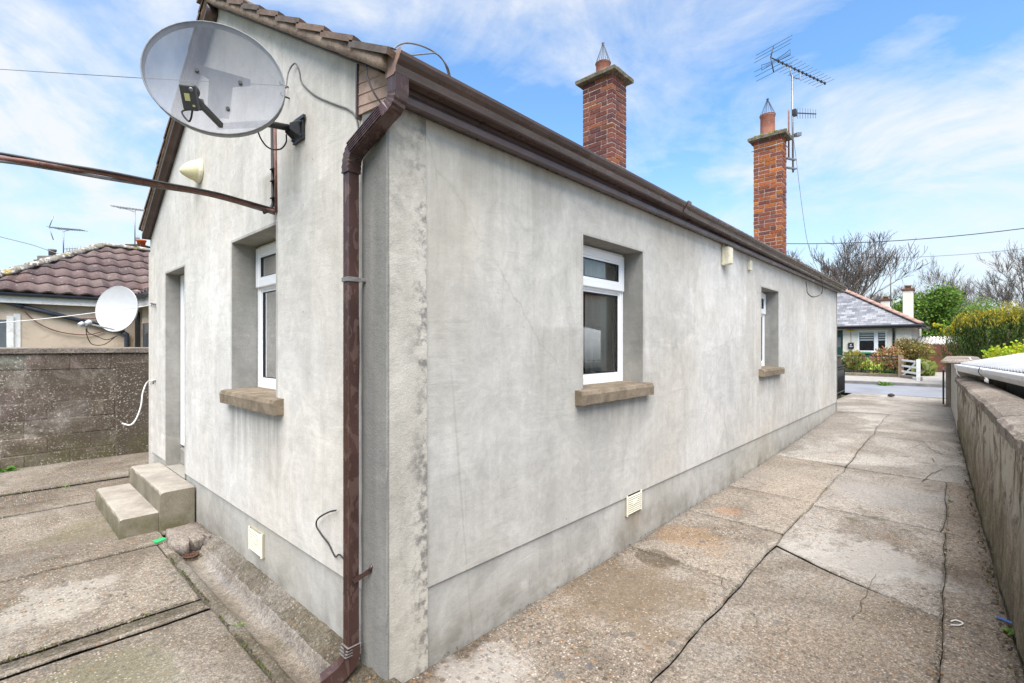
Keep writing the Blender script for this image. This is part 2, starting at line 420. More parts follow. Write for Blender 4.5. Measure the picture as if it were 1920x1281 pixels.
M['roomdark'] = simple('room_floor', (.15, .11, .08), .8, .2, 5)
M['curtain'] = simple('beige_curtain', (.62, .58, .47), .9, .06, 5)
M['blind'] = simple('grey_blind', (.20, .235, .225), .8, .05, 5)
M['wood'] = simple('pine_wood', (.42, .20, .055), .5, .25, 8)
def glass():
    g = G('window_glass')
    nt = g.nt; N = g.N
    N.remove(g.bsdf)
    t = N.new('ShaderNodeBsdfTransparent'); t.inputs[0].default_value = (.86, .90, .90, 1)
    gl = N.new('ShaderNodeBsdfGlossy'); gl.inputs['Roughness'].default_value = .012; gl.inputs[0].default_value = (1, 1, 1, 1)
    fr = N.new('ShaderNodeFresnel'); fr.inputs[0].default_value = 1.55
    k = g.math('MULTIPLY_ADD', fr.outputs[0], 1.5, .02, clamp=True)
    nn = g.bump(g.noise(1.7, 2), .03, .02); nt.links.new(nn, gl.inputs['Normal'])
    mx = N.new('ShaderNodeMixShader'); nt.links.new(k, mx.inputs[0]); nt.links.new(t.outputs[0], mx.inputs[1]); nt.links.new(gl.outputs[0], mx.inputs[2])
    nt.links.new(mx.outputs[0], N['Material Output'].inputs[0])
    return g.m
M['glass'] = glass()
def meshdish():
    """perforated steel: round holes punched on a close staggered grid"""
    g = G('perforated_steel', .45, .5)
    v = g.map(scale=(1300, 1300, 1300))
    x, y, z = g.sep(v)
    a = g.math('SINE', g.math('ADD', x, z)); b = g.math('SINE', g.math('SUBTRACT', z, x))
    hole = g.math('GREATER_THAN', g.math('MULTIPLY', a, b), .44)
    c = g.mix(g.ramp(g.noise(7, 6, .7, g.map(scale=(1, 1, .35))), [(.35, 0), (.65, 1)]), (.075, .086, .112), (.145, .158, .182))
    g.out(c, None, None)
    t = g.N.new('ShaderNodeBsdfTransparent')
    mx = g.N.new('ShaderNodeMixShader'); g.nt.links.new(hole, mx.inputs[0]); g.nt.links.new(g.bsdf.outputs[0], mx.inputs[1]); g.nt.links.new(t.outputs[0], mx.inputs[2])
    g.nt.links.new(mx.outputs[0], g.N['Material Output'].inputs[0])
    return g.m
M['meshdish'] = meshdish()
M['dishgrey'] = simple('dish_rim_grey', (.18, .19, .205), .45, .2, 12, .5, dirt=(.12, .125, .08))
M['lnb'] = simple('lnb_grey', (.055, .056, .06), .5, .15, 20)
M['label'] = simple('label_yellow', (.50, .48, .22), .6, .05, 40)
M['whitemetal'] = simple('white_metal', (.50, .51, .525), .5, .04, 10, .3)
def blockmat():
    def ex(g, c):
        x, y, z = g.sep()
        c = g.mix(g.ramp(g.noise(1.6, 8, .72, dist=.8), [(.38, 0), (.54, .9)]), c, (.085, .066, .05))
        c = g.mix(1, c, g.ramp(g.noise(70, 5, .75), [(.3, .6), (.7, 1.35)]), 'MULTIPLY')
        c = g.mix(g.math('MULTIPLY', g.range(z, .0, .55, 1, 0), g.ramp(g.noise(3, 6, .65), [(.4, 0), (.62, .75)])), c, (.09, .085, .035))
        sp = g.ramp(g.noise(46, 6, .72), [(.56, 0), (.63, .9)])
        reg = g.ramp(g.noise(1.9, 4, .6, g.map(loc=(5, 5, 1))), [(.35, .12), (.6, 1)])
        return g.mix(g.math('MULTIPLY', sp, reg), c, (.52, .48, .42))
    return attr_mat('weathered_blockwork', .95, .5, 7, .9, 55, .15, ex)
M['block'] = blockmat()
def sidewall():
    g = G('weathered_wall_render', .95, .15)
    x, y, z = g.sep()
    c = g.mix(g.ramp(g.noise(1.2, 7, .65, dist=.5), [(.35, 0), (.65, 1)]), (.165, .135, .095), (.33, .285, .22))
    st = g.noise(1, 8, .75, g.map(scale=(4.2, 4.2, 1.7)), dist=1.2)
    c = g.mix(1, c, g.ramp(st, [(.34, .55), (.6, 1.18)]), 'MULTIPLY')
    c = g.mix(1, c, g.ramp(g.noise(9, 8, .75, dist=.6), [(.34, .62), (.62, 1.2)]), 'MULTIPLY')
    c = g.mix(1, c, g.ramp(g.noise(60, 5, .75), [(.3, .6), (.7, 1.3)]), 'MULTIPLY')
    top = g.math('MULTIPLY', g.range(z, .35, .95), g.ramp(g.noise(1, 7, .72, g.map(scale=(4.5, 4.5, 2.6), loc=(2, 0, 0)), dist=.8), [(.46, 0), (.51, .95)]))
    c = g.mix(top, c, (.52, .48, .41))
    c = g.mix(g.ramp(g.noise(5, 8, .75, g.map(loc=(4, 4, 4), scale=(1, 1, .5))), [(.56, 0), (.68, .75)]), c, (.085, .07, .045))
    moss = g.math('MULTIPLY', g.range(z, .1, .7, 1, 0), g.ramp(g.noise(2.4, 6, .65, g.map(scale=(1, 1, .4))), [(.42, 0), (.62, .7)]))
    c = g.mix(moss, c, (.10, .095, .038))
    h = g.math('ADD', g.math('MULTIPLY', g.noise(7, 7, .7), 3), g.noise(60, 5, .7))
    return g.out(c, None, g.bump(h, .8, .02))
M['sidewall'] = sidewall()
M['coping'] = concrete_mat('coping_concrete', (.34, .29, .245), .5)
M['plaster'] = simple('pale_plaster', (.44, .39, .32), .9, .18, 4, .2, bump=.3, dirt=(.22, .19, .14))
M['pierplaster'] = simple('pier_plaster', (.22, .19, .155), .9, .25, 4, .2, bump=.4, dirt=(.12, .105, .08))
def corr():
    g = G('white_roof_sheet', .9, .0)
    c = g.mix(g.ramp(g.noise(1.5, 7, .65), [(.35, 0), (.65, 1)]), (.62, .63, .64), (.74, .75, .77))
    c = g.mix(g.ramp(g.noise(22, 7, .75, g.map(loc=(3, 1, 1))), [(.64, 0), (.70, .75)]), c, (.14, .13, .11))
    return g.out(c, None, g.bump(g.noise(20, 4), .1, .005))
M['roofsheet'] = corr()
M['whitegutter'] = simple('white_gutter', (.66, .68, .71), .35, .06, 6, .4, dirt=(.45, .46, .46))
M['shedwall'] = simple('shed_wall', (.14, .14, .125), .9, .4, 3, .2, bump=.4, dirt=(.05, .05, .035))
def asphalt():
    g = G('asphalt', .85, .3)
    c = g.mix(g.ramp(g.noise(1.2, 6, .6), [(.3, 0), (.7, 1)]), (.17, .18, .205), (.235, .245, .275))
    c = g.mix(1, c, g.ramp(g.noise(140, 3, .7), [(.3, .75), (.7, 1.2)]), 'MULTIPLY')
    return g.out(c, None, g.bump(g.noise(120, 3), .3, .005))
M['asphalt'] = asphalt()
M['path'] = simple('footpath_concrete', (.30, .285, .27), .9, .2, 3, .2, bump=.3, dirt=(.20, .19, .16))
M['kerb'] = simple('kerb_stone', (.16, .155, .15), .9, .25, 4, .2, bump=.3)
def soil():
    g = G('garden_ground', .95, .1)
    c = g.mix(g.ramp(g.noise(.8, 7, .7), [(.4, 0), (.6, 1)]), (.055, .085, .02), (.12, .105, .06))
    c = g.mix(1, c, g.ramp(g.noise(20, 5, .7), [(.3, .7), (.7, 1.2)]), 'MULTIPLY')
    return g.out(c, None, g.bump(g.noise(30, 5), .6, .02))
M['soil'] = soil()
def leafmat():
    g = G('leaf', .6, .25)
    c = g.attr()
    g.out(c)
    t = g.N.new('ShaderNodeBsdfTranslucent'); g.put(t.inputs[0], c)
    mx = g.N.new('ShaderNodeMixShader'); mx.inputs[0].default_value = .4
    g.nt.links.new(g.bsdf.outputs[0], mx.inputs[1]); g.nt.links.new(t.outputs[0], mx.inputs[2]); g.nt.links.new(mx.outputs[0], g.N['Material Output'].inputs[0])
    return g.m
M['leaf'] = leafmat()
M['bark'] = simple('bark', (.13, .115, .10), .95, .35, 6, .1, bump=.5)
M['barkfar'] = simple('bark_twigs', (.115, .098, .09), .95, .3, 2, .1)
M['creamwall'] = simple('cream_wall', (.66, .63, .54), .9, .06, 2, .2)
M['dashwall'] = simple('pebbledash', (.50, .475, .42), .95, .15, 3, .2, bump=.6, bscale=50)
M['beigewall'] = simple('beige_render', (.52, .43, .335), .9, .10, 2, .2, bump=.2, dirt=(.40, .33, .255))
def slate():
    g = G('slate', .55, .4)
    x, y, z = g.sep()
    b = g.N.new('ShaderNodeTexBrick'); g.put(b.inputs['Vector'], g.comb(y, g.math('MULTIPLY', z, 1.6), 0.0))
    b.inputs['Scale'].default_value = 1; b.inputs['Brick Width'].default_value = .30; b.inputs['Row Height'].default_value = .17
    b.inputs['Mortar Size'].default_value = .006; b.inputs['Bias'].default_value = 0
    b.inputs['Color1'].default_value = (.115, .122, .14, 1); b.inputs['Color2'].default_value = (.27, .275, .295, 1); b.inputs['Mortar'].default_value = (.05, .055, .07, 1)
    c = g.mix(1, b.outputs[0], g.ramp(g.noise(2.6, 6, .7, g.map(scale=(1, 1, 3))), [(.3, .7), (.7, 1.25)]), 'MULTIPLY')
    return g.out(c, None, g.bump(b.outputs[0], .4, .02))
M['slate'] = slate()
M['ridgepink'] = simple('pink_ridge_tile', (.34, .215, .18), .85, .25, 6, .2, dirt=(.30, .22, .18))
M['darkblue'] = simple('dark_blue_pvc', (.035, .043, .062), .4, .2, 8, .4)
M['darkgutter'] = simple('dark_gutter', (.028, .03, .036), .4, .25, 8, .4)
def ntile():
    def ex(g, c):
        sp = g.ramp(g.noise(13, 7, .75), [(.60, 0), (.66, .8)])
        c = g.mix(sp, c, (.45, .43, .38))
        sp2 = g.ramp(g.noise(5, 7, .75, g.map(loc=(3, 3, 3))), [(.66, 0), (.70, .85)])
        return g.mix(sp2, c, (.42, .27, .045))
    return attr_mat('purple_tile', .85, .3, 7, .4, 60, .25, ex)
M['ntile'] = ntile()
def hipm():
    g = G('lichen_hip_tile', .95, .15)
    c = g.mix(g.ramp(g.noise(3, 7, .7), [(.35, 0), (.65, 1)]), (.13, .12, .105), (.24, .22, .19))
    c = g.mix(g.ramp(g.noise(9, 7, .7, g.map(loc=(1, 2, 3))), [(.52, 0), (.57, .9)]), c, (.56, .54, .49))
    c = g.mix(g.ramp(g.noise(4, 7, .7, g.map(loc=(6, 2, 3))), [(.58, 0), (.64, .9)]), c, (.45, .33, .045))
    return g.out(c, None, g.bump(g.noise(40, 5), .6, .01))
M['hip'] = hipm()
M['green'] = simple('green_door', (.012, .055, .042), .4, .15, 3, .4)
M['binmat'] = simple('bin_green', (.035, .12, .075), .5, .1, 4, .3)
M['alarmyellow'] = simple('alarm_yellow', (.72, .44, .015), .5, .05, 4, .3)
M['rust'] = simple('brown_sheet', (.125, .055, .035), .75, .25, 2, .25, dirt=(.20, .10, .05))
M['agedwood'] = simple('aged_wood', (.24, .18, .13), .9, .3, 6, .1, bump=.4)
M['whitepaint'] = simple('white_paint', (.72, .72, .70), .6, .08, 4, .3, dirt=(.46, .45, .42))
M['darkpier'] = simple('dark_pier_render', (.075, .068, .058), .95, .4, 5, .1, bump=.6, dirt=(.15, .13, .10))
M['orange'] = simple('orange_pot', (.45, .10, .035), .7, .2, 5, .2)
M['greenplastic'] = simple('green_plastic', (.03, .42, .13), .5, .1, 10, .3)
M['bluescrap'] = simple('blue_scrap', (.08, .16, .42), .5, .1, 10, .3)
M['bluewhite'] = simple('glass_bungalow', (.10, .115, .13), .12, .3, 2, .6)
M['stone'] = simple('small_stone', (.05, .048, .045), .9, .3, 20, .2)

M['bed'] = simple('joint_dirt', (.085, .068, .045), .95, .4, 9, .1, bump=.5, dirt=(.05, .06, .02))
# ================================================================== SETTING
def lin(a, b, n): return [a + (b - a) * i / n for i in range(n + 1)]
m = MB()
xs = [-60, -30, -14, -6, -3, 0, 2.8, 4.5, 6.4, 9, 11, 13, 16, 20.5, 23.6, 30, 45, 80, 160, 400]
ys = [-200, -60, -20, -6, 0, 6, 20, 60, 200]
gi = [[m.vert((x, y, gz(x) - .085)) for y in ys] for x in xs]
for i in range(len(xs) - 1):
    for j in range(len(ys) - 1): m.face((gi[i][j], gi[i + 1][j], gi[i + 1][j + 1], gi[i][j + 1]))
struct(m.build('ground', M['soil'], recalc=False))

def wallY(X): return -2.27 + .035 * X        # face of the boundary wall beside the drive

rs = random.Random(5)
def slab(m, p, tint, dz=0.0, step=.12, jit=.006, tilt=.004, flat=False):
    """one cast concrete slab: p = four (x, y) corners, counter clockwise; ragged arrises"""
    (ax, ay), (bx, by), (cx, cy), (dx, dy) = p
    nu = max(2, int(max(math.hypot(bx - ax, by - ay), math.hypot(cx - dx, cy - dy)) / step))
    nv = max(2, int(max(math.hypot(dx - ax, dy - ay), math.hypot(cx - bx, cy - by)) / step))
    us = [0, .012 / max(.2, math.hypot(bx - ax, by - ay))] + [i / nu for i in range(1, nu)] + [1 - .012 / max(.2, math.hypot(bx - ax, by - ay)), 1]
    vs = [0, .012 / max(.2, math.hypot(dx - ax, dy - ay))] + [i / nv for i in range(1, nv)] + [1 - .012 / max(.2, math.hypot(dx - ax, dy - ay)), 1]
    t0, t1, t2 = rs.uniform(-tilt, tilt), rs.uniform(-tilt, tilt), rs.uniform(-.003, .003)
    m.col = tint; m.smooth = True
    top = []
    for i, u in enumerate(us):
        row = []
        for j, v in enumerate(vs):
            x = (ax * (1 - u) + bx * u) * (1 - v) + (dx * (1 - u) + cx * u) * v
            y = (ay * (1 - u) + by * u) * (1 - v) + (dy * (1 - u) + cy * u) * v
            edge = i in (0, len(us) - 1) or j in (0, len(vs) - 1)
            ring = i in (0, 1, len(us) - 2, len(us) - 1) or j in (0, 1, len(vs) - 2, len(vs) - 1)
            if ring:
                x += mnoise.noise((x * 9, y * 9, 1.3)) * jit * 1.4; y += mnoise.noise((x * 9, y * 9, 7.7)) * jit * 1.4
            if x > -.31:
                wv = max(0, min(1, -y / .3)) * max(0, min(1, (y - wallY(x)) / .3))
                x += .05 * wv * mnoise.noise((x * 1.1, y * 1.1, 21)) + .012 * wv * mnoise.noise((x * 4, y * 4, 22)); y += .035 * wv * mnoise.noise((x * 1.3, y * 1.3, 25)) + .012 * wv * mnoise.noise((x * 4.3, y * 4.3, 26))
            z = gz(x) + dz + t2 + t0 * (u - .5) * 2 + t1 * (v - .5) * 2 + .004 * mnoise.noise((x * 1.3, y * 1.3, 4))
            if edge: z -= .009
            row.append(m.vert((x, y, z)))
        top.append(row)
    for i in range(len(us) - 1):
        for j in range(len(vs) - 1):
            m.col = tuple(k * .74 for k in tint) if i in (0, len(us) - 2) or j in (0, len(vs) - 2) else tint      # dirt held along the arris
            m.face((top[i][j], top[i + 1][j], top[i + 1][j + 1], top[i][j + 1]))
    m.col = (.05, .042, .03)
    loop = [top[i][0] for i in range(len(us))] + [top[-1][j] for j in range(1, len(vs))] + [top[i][-1] for i in range(len(us) - 2, -1, -1)] + [top[0][j] for j in range(len(vs) - 2, 0, -1)]
    low = [m.vert((m.v[i][0], m.v[i][1], m.v[i][2] - .045)) for i in loop]
    n = len(loop)
    for i in range(n): m.face((loop[i], loop[(i + 1) % n], low[(i + 1) % n], low[i]))
    m.smooth = False; m.col = None

g_ = .002
T1, T2, T3, T4 = (.31, .255, .20), (.35, .30, .245), (.40, .36, .315), (.42, .39, .35)
m = MB()
ja, jb = -.87, -1.87
def rect(m, x0, x1, y0, y1, tint, sk0=0, sk1=0, **k):
    gx = .0065
    slab(m, [(x0 + gx, y0 + g_), (x1 - gx, y0 + g_), (x1 - gx + sk1, y1 - g_), (x0 + gx + sk0, y1 - g_)], tint, **k)
# strip beside the house
for x0, x1, t, s0, s1 in ((-.32, 2.18, T1, 0, .03), (2.18, 3.27, T2, .03, .05), (3.27, 4.42, T2, .05, .02), (4.42, 6.22, T2, .02, .14), (6.22, 9.62, T4, .14, .1)):
    rect(m, x0, x1, ja, -.012, t, s0, s1)
# middle bays
for x0, x1, t, s0, s1 in ((-.32, 2.50, T1, 0, .5), (2.50, 4.25, T3, .5, .04), (4.25, 6.2, T3, .04, 0), ):
    rect(m, x0, x1, jb + (.03 if x0 > 4 else 0), ja, t, s0, s1)
# strip along the boundary wall
for x0, x1, t in ((-.32, 2.58, T1), (2.58, 4.25, T1), (4.25, 6.2, T1)):
    jq = jb + (.03 if x0 > 4 else 0)
    slab(m, [(x0 + g_, wallY(x0) + .012), (x1 - g_, wallY(x1) + .012), (x1 - g_, jq - g_), (x0 + g_, jq - g_)], t)
slab(m, [(6.2 + g_, wallY(6.2) + .012), (8.72, wallY(8.72) + .012), (8.62, ja - g_), (6.22 + g_, ja - g_)], T4)
slab(m, [(8.72 + g_, wallY(8.72) + .012), (11.2, wallY(11.2) + .012), (11.1, ja - g_), (8.62 + g_, ja - g_)], T4)
slab(m, [(9.62 + .1 + g_, ja + g_), (11.1, ja + g_), (11.0, -.012), (9.62 + g_, -.012)], T4)
slab(m, [(11.2 + g_, wallY(11.2) + .012), (15.95, -1.7), (16.2, .42), (11.1 + g_, .42)], (.42, .385, .34), step=.3)
# in front of the camera's feet
for x0, x1 in ((-3.2, -.32),):
    rect(m, x0, x1, -2.2, ja, T1); rect(m, x0, x1, ja, -.2, T2)
struct(m.build('driveway', M['concrete'], recalc=False))

m = MB()
Y1, Y2 = (.28, .237, .187), (.32, .275, .22)
def yrect(x0, x1, y0, y1, t, sk=0, **k):
    slab(m, [(x0 + g_, y0 + g_ + sk), (x1 - g_, y0 + g_), (x1 - g_, y1 - g_), (x0 + g_, y1 - g_ + sk)], t, **k)
yrect(-3.2, -.345, -.2, 1.385, Y1, .07)
yrect(-3.2, -.345, 1.415, 1.46, Y2, .07, jit=.012)       # low kerb edging of the cross drain
yrect(-3.2, -.345, 1.60, 2.78, Y2, .08)
yrect(-.345, -.275, 2.50, 2.78, Y2, jit=.003)
yrect(-3.2, -.27, 2.783, 4.55, Y2, .08)
yrect(-.27, -.02, 2.985, 4.55, Y2)
yrect(-3.2, -.02, 4.56, 4.93, Y1, .08)
yrect(-3.2, -.02, 4.94, 5.44, Y1, .08)
yrect(-3.2, 1.6, 5.53, 7.02, Y1, .05)
struct(m.build('yard', M['concrete'], recalc=False))
m = MB()
bx_ = [-3.3, -.34] + lin(-.02, 16, 28)
for a, b in zip(bx_, bx_[1:]):
    y0a, y0b = (wallY(a) - .1, wallY(b) - .1)
    t_ = 7.1 if b < -.3 else (-.3 if b < 0 else (.005 if b < 10.9 else .45))
    m.poly([(a, y0a, gz(a) - .034), (b, y0b, gz(b) - .034), (b, t_, gz(b) - .034), (a, t_, gz(a) - .034)])
m.poly([(-.34, 3.0, -.034), (1.6, 3.0, -.034), (1.6, 7.1, -.034), (-.34, 7.1, -.034)])
struct(m.build('slab_bed', M['bed'], recalc=False))
m = MB(); m.box(-3.2, -.345, 1.44, 1.70, -.075, -.028)
struct(m.build('cross_drain', M['fillet']))
m = MB(); m.box(-3.2, 1.5, 5.40, 5.56, -.08, -.030)
struct(m.build('open_joint', M['fillet']))

# half round drain running along the foot of the gable
m = MB(); m.smooth = True
prof = [(-.338, -.07), (-.335, -.004), (-.285, 0), (-.275, -.006)]
prof += [(-.19 - .082 * math.cos(a), -.008 - .060 * math.sin(a)) for a in lin(0.1, math.pi - .1, 8)]
prof += [(-.10, -.004), (-.075, .004), (-.06, .022), (-.035, .034), (-.015, .055), (.02, .06)]
rows = []
for i in range(90):
    y = -.32 + i * .032
    if y > 2.5: y = 2.5
    row = []
    for k, (x, z) in enumerate(prof):
        rough = .004 if k < 13 else .013
        row.append(m.vert((x + mnoise.noise((x * 7, y * 11, 3)) * rough, y, z + mnoise.noise((x * 20, y * 14, 9)) * rough)))
    rows.append(row)
for a, b in zip(rows, rows[1:]):
    for k in range(len(prof) - 1):
        m.mi = 0 if 3 <= k <= 12 else 1
        m.face((a[k], b[k], b[k + 1], a[k + 1]))
mm = MB(); mm.box(-.36, .0, 2.40, 3.02, -.08, -.045); struct(mm.build('gully_bed', M['fillet']))
struct(m.build('drain_channel', [M['channel'], M['fillet']], recalc=False))

# shrinkage cracks in the old paving
def crack(m, pts, w):
    L = []; P = []
    for a, b in zip(pts, pts[1:]):
        a, b = Vector(on_Z(*a, .05 if a[1] < 960 else .0)), Vector(on_Z(*b, .05 if b[1] < 960 else .0)); n = max(2, int((b - a).length / .05))
        for i in range(n): P.append(a.lerp(b, i / n))
    P.append(b)
    for i, p in enumerate(P):
        d = (P[min(i + 1, len(P) - 1)] - P[max(i - 1, 0)]); s = Vector((-d.y, d.x, 0)).normalized(); p = p + s * mnoise.noise((p.x * 8, p.y * 8, 3)) * .022
        k = w * .62 * (.5 + .8 * abs(mnoise.noise((p.x * 5, p.y * 5, 1)))) * (.3 if i in (0, len(P) - 1) else 1); z = gz(p.x) + .0075
        L.append((m.vert((p.x - s.x * k, p.y - s.y * k, z)), m.vert((p.x + s.x * k, p.y + s.y * k, z))))
    for a, b in zip(L, L[1:]): m.face((a[0], b[0], b[1], a[1]))
m = MB()
for pts, w in (([(1701, 848), (1727, 840), (1745, 848), (1768, 858)], .009), ([(1745, 848), (1733, 836), (1722, 834)], .007), ([(1727, 902), (1748, 888), (1768, 881)], .010), ([(1668, 836), (1700, 834)], .007), ([(1748, 862), (1750, 870)], .008),
    ([(1390, 1090), (1356, 1085), (1352, 1098), (1362, 1108)], .0045), ([(1643, 1078), (1600, 1168)], .0035), ([(1366, 1108), (1290, 1070), (1175, 1022)], .003), ([(980, 1230), (1020, 1262)], .003), ([(1840, 1164), (1775, 1146)], .004), ([(1818, 1005), (1850, 1010)], .006), ([(1430, 985), (1462, 979)], .003)): crack(m, pts, w)
struct(m.build('paving_cracks', M['bed'], recalc=False))

# rough concrete over the gully
def lump(name, poly, z0, z1, mat, seed, parent=None):
    m = MB(); r = random.Random(seed)
    pts = []
    for (a, b) in zip(poly, poly[1:] + poly[:1]):
        for t in lin(0, 1, 5)[:-1]:
            pts.append((lerp(a[0], b[0], t) + r.uniform(-.012, .012), lerp(a[1], b[1], t) + r.uniform(-.012, .012)))
    cx = sum(p[0] for p in pts) / len(pts); cy = sum(p[1] for p in pts) / len(pts)
    L = []
    for s, z in ((1, z0), (1.0, z1 - .02), (.95, z1), (.5, z1 + .006)):
        L.append([(cx + (x - cx) * s, cy + (y - cy) * s, z + r.uniform(-.004, .004)) for x, y in pts])
    m.smooth = True; m.loft(L)
    return m.build(name, mat, parent)
tag(lump('gully_surround', [(-.30, 2.60), (-.215, 2.47), (-.19, 2.56), (-.07, 2.52), (-.02, 2.50), (-.02, 2.97), (-.262, 2.97)], -.06, .052, M['coping'], 3),
    'broken lump of concrete over the drain gully beside the doorstep', 'drain surround')
m = MB(); m.lathe([(.05, 0), (.055, .006), (.04, .006), (.035, -.01)], (-.20, 2.435, -.035), n=16)
m.smooth = False
for k in range(-2, 3): m.box(-.20 + k * .016 - .004, -.20 + k * .016 + .004, 2.395, 2.475, -.034, -.030)
tag(m.build('gully_grate', simple('rusty_iron', (.085, .04, .026), .8, .4, 30)), 'small rusty grate at the head of the half-round drain', 'drain grate')

# corner slab behind the house
tag(lump('concrete_slab', [(-.15, 4.97), (.55, 4.97), (.55, 5.45), (-.12, 5.42)], -.05, .10, M['step'], 8),
    'low rough concrete slab on the ground past the far corner of the gable', 'slab')

# road, kerb, footpath
m = MB()
m.poly([(15.9 - 12, -60, .196), (20.55, -60, .196), (20.55, 60, .196), (15.9, 60, .196)][0:0] or [(16.0, -70, .192), (20.5, -70, .192), (20.5, 70, .192), (16.25, 70, .192)])
struct(m.build('road', M['asphalt'], recalc=False))
m = MB()
yy = lin(-70, 70, 70)
for a, b in zip(yy, yy[1:]):
    if -4.2 < (a + b) / 2 < -1.2: continue
    m.box(20.45, 20.60, a + .006, b - .006, .12, .30)
struct(m.build('kerb', M['kerb'], bevel=.015))
m = MB()
m.poly([(20.6, -.9, .296), (23.5, -.6, .33), (23.5, 70, .33), (20.6, 70, .296)])
m.poly([(20.6, -70, .296), (23.5, -70, .33), (23.5, -4.5, .33), (20.6, -4.5, .296)])
m.poly([(20.4, -4.5, .2), (23.5, -4.5, .328), (23.5, -.6, .328), (20.4, -.9, .2)])
m.poly([(23.5, -4.5, .328), (29, -4.5, .35), (29, -1.0, .35), (23.5, -.6, .328)])
struct(m.build('footpath', M['path'], recalc=False))

# ================================================================== COTTAGE
HX, HY, ZT, DPC = 10.95, 4.84, 2.76, .395
cot = thing('cottage', 'grey rendered single-storey cottage with brown gutters and two brick chimneys', 'house')
SL, EY, EZ, RY = .6, -.155, 2.872, 2.42     # roof slope, eave, ridge line
def roofz(y): return EZ + SL * (min(y, 2 * RY - y) - EY)
RISE = roofz(RY)

WA = (1.566, 2.435, 1.285, 2.378)     # side windows: along X, then sill and head height
WB = (5.69, 6.51, 1.285, 2.378)
WG = (1.26, 2.09, 1.262, 2.375)       # gable window
DG = (3.40, 4.12, .345, 2.345)        # gable door
DEP = .30

def holed(m, P, u0, u1, z0, z1, holes, w, mi=0):
    us = sorted({u0, u1, *[h[0] for h in holes], *[h[1] for h in holes]})
    zs = sorted({z0, z1, *[h[2] for h in holes if z0 < h[2] < z1], *[h[3] for h in holes if z0 < h[3] < z1]})
    m.mi = mi
    for a, b in zip(us, us[1:]):
        for c, d in zip(zs, zs[1:]):
            if any(h[0] <= (a + b) / 2 <= h[1] and h[2] <= (c + d) / 2 <= h[3] for h in holes): continue
            m.poly([P(a, w, c), P(b, w, c), P(b, w, d), P(a, w, d)])
def reveals(m, P, holes, w, dep, mi=1):
    m.mi = mi
    for a, b, c, d in holes:
        m.poly([P(a, w, c), P(a, dep, c), P(a, dep, d), P(a, w, d)]); m.poly([P(b, w, c), P(b, dep, c), P(b, dep, d), P(b, w, d)])
        m.poly([P(a, w, d), P(b, w, d), P(b, dep, d), P(a, dep, d)]); m.poly([P(a, w, c), P(b, w, c), P(b, dep, c), P(a, dep, c)])
PY = lambda u, w, z: (u, w, z)
PX = lambda u, w, z: (w, u, z)
OUT = -.014
# gable wall
m = MB()
holed(m, PX, 0, HY, DPC, ZT, [WG, DG], OUT)
hole2 = [(DG[0], DG[1], DG[2], DPC)]
tz = lambda y: roofz(y) - .075
m.poly([PX(0, OUT, ZT), PX(HY, OUT, ZT), PX(HY, OUT, tz(HY)), PX(RY, OUT, tz(RY)), PX(0, OUT, tz(0))])
reveals(m, PX, [WG], OUT, DEP); reveals(m, PX, [(DG[0], DG[1], DG[2], DG[3])], OUT, DEP)
m.mi = 0
for a, b in ((0, DG[0]), (DG[1], HY)): m.poly([PX(a, OUT, DPC), PX(b, OUT, DPC), PX(b, .01, DPC), PX(a, .01, DPC)])
m.build('gable_wall', [M['gable'], M['reveal']], cot)
# side wall facing the drive
m = MB()
holed(m, PY, 0, HX, DPC, ZT, [WA, WB], OUT)
reveals(m, PY, [WA, WB], OUT, DEP); m.mi = 0
m.poly([PY(0, OUT, DPC), PY(HX, OUT, DPC), PY(HX, .01, DPC), PY(0, .01, DPC)])
m.poly([(HX, OUT, DPC), (HX, .5, DPC), (HX, .5, ZT), (HX, OUT, ZT)])
m.poly([(HX, .5, 0), (HX, HY, 0), (HX, HY, ZT), (HX, .5, ZT)])
m.poly([(0, HY, 0), (HX, HY, 0), (HX, HY, ZT), (0, HY, ZT)])
m.poly([(HX, 0, ZT), (HX, HY, ZT), (HX, RY, tz(RY))])
m.build('side_wall', [M['side'], M['reveal']], cot)
# plinth
m = MB()
m.poly([PY(0, 0, -.3), PY(HX, 0, -.3), PY(HX, 0, DPC + .01), PY(0, 0, DPC + .01)])
m.poly([(HX, 0, -.3), (HX, .5, -.3), (HX, .5, DPC + .01), (HX, 0, DPC + .01)])
for a, b in ((0, DG[0]), (DG[1], HY)): m.poly([PX(a, 0, -.3), PX(b, 0, -.3), PX(b, 0, DPC + .01), PX(a, 0, DPC + .01)])
m.poly([PX(DG[0], 0, -.3), PX(DG[1], 0, -.3), PX(DG[1], 0, DG[2] - .003), PX(DG[0], 0, DG[2] - .003)])
m.build('plinth', M['plinth'], cot)
# inner shell so that the windows look into rooms
m = MB()
holed(m, PX, .02, HY - .02, DPC - .05, ZT - .1, [WG, DG], DEP)
holed(m, PY, DEP, HX - .1, DPC - .05, ZT - .1, [WA, WB], DEP)
m.poly([(HX - .1, DEP, .3), (HX - .1, HY - .1, .3), (HX - .1, HY - .1, ZT), (HX - .1, DEP, ZT)])
m.poly([(DEP, 2.9, .3), (HX - .1, 2.9, .3), (HX - .1, 2.9, ZT), (DEP, 2.9, ZT)])
m.poly([(4.2, DEP, .3), (4.2, 2.9, .3), (4.2, 2.9, ZT), (4.2, DEP, ZT)])
m.poly([(DEP, DEP, ZT - .12), (HX - .1, DEP, ZT - .12), (HX - .1, HY - .1, ZT - .12), (DEP, HY - .1, ZT - .12)])
m.mi = 1
m.poly([(DEP, DEP, .36), (HX - .1, DEP, .36), (HX - .1, HY - .1, .36), (DEP, HY - .1, .36)])
m.build('room_lining', [M['room'], M['roomdark']], cot, recalc=False)
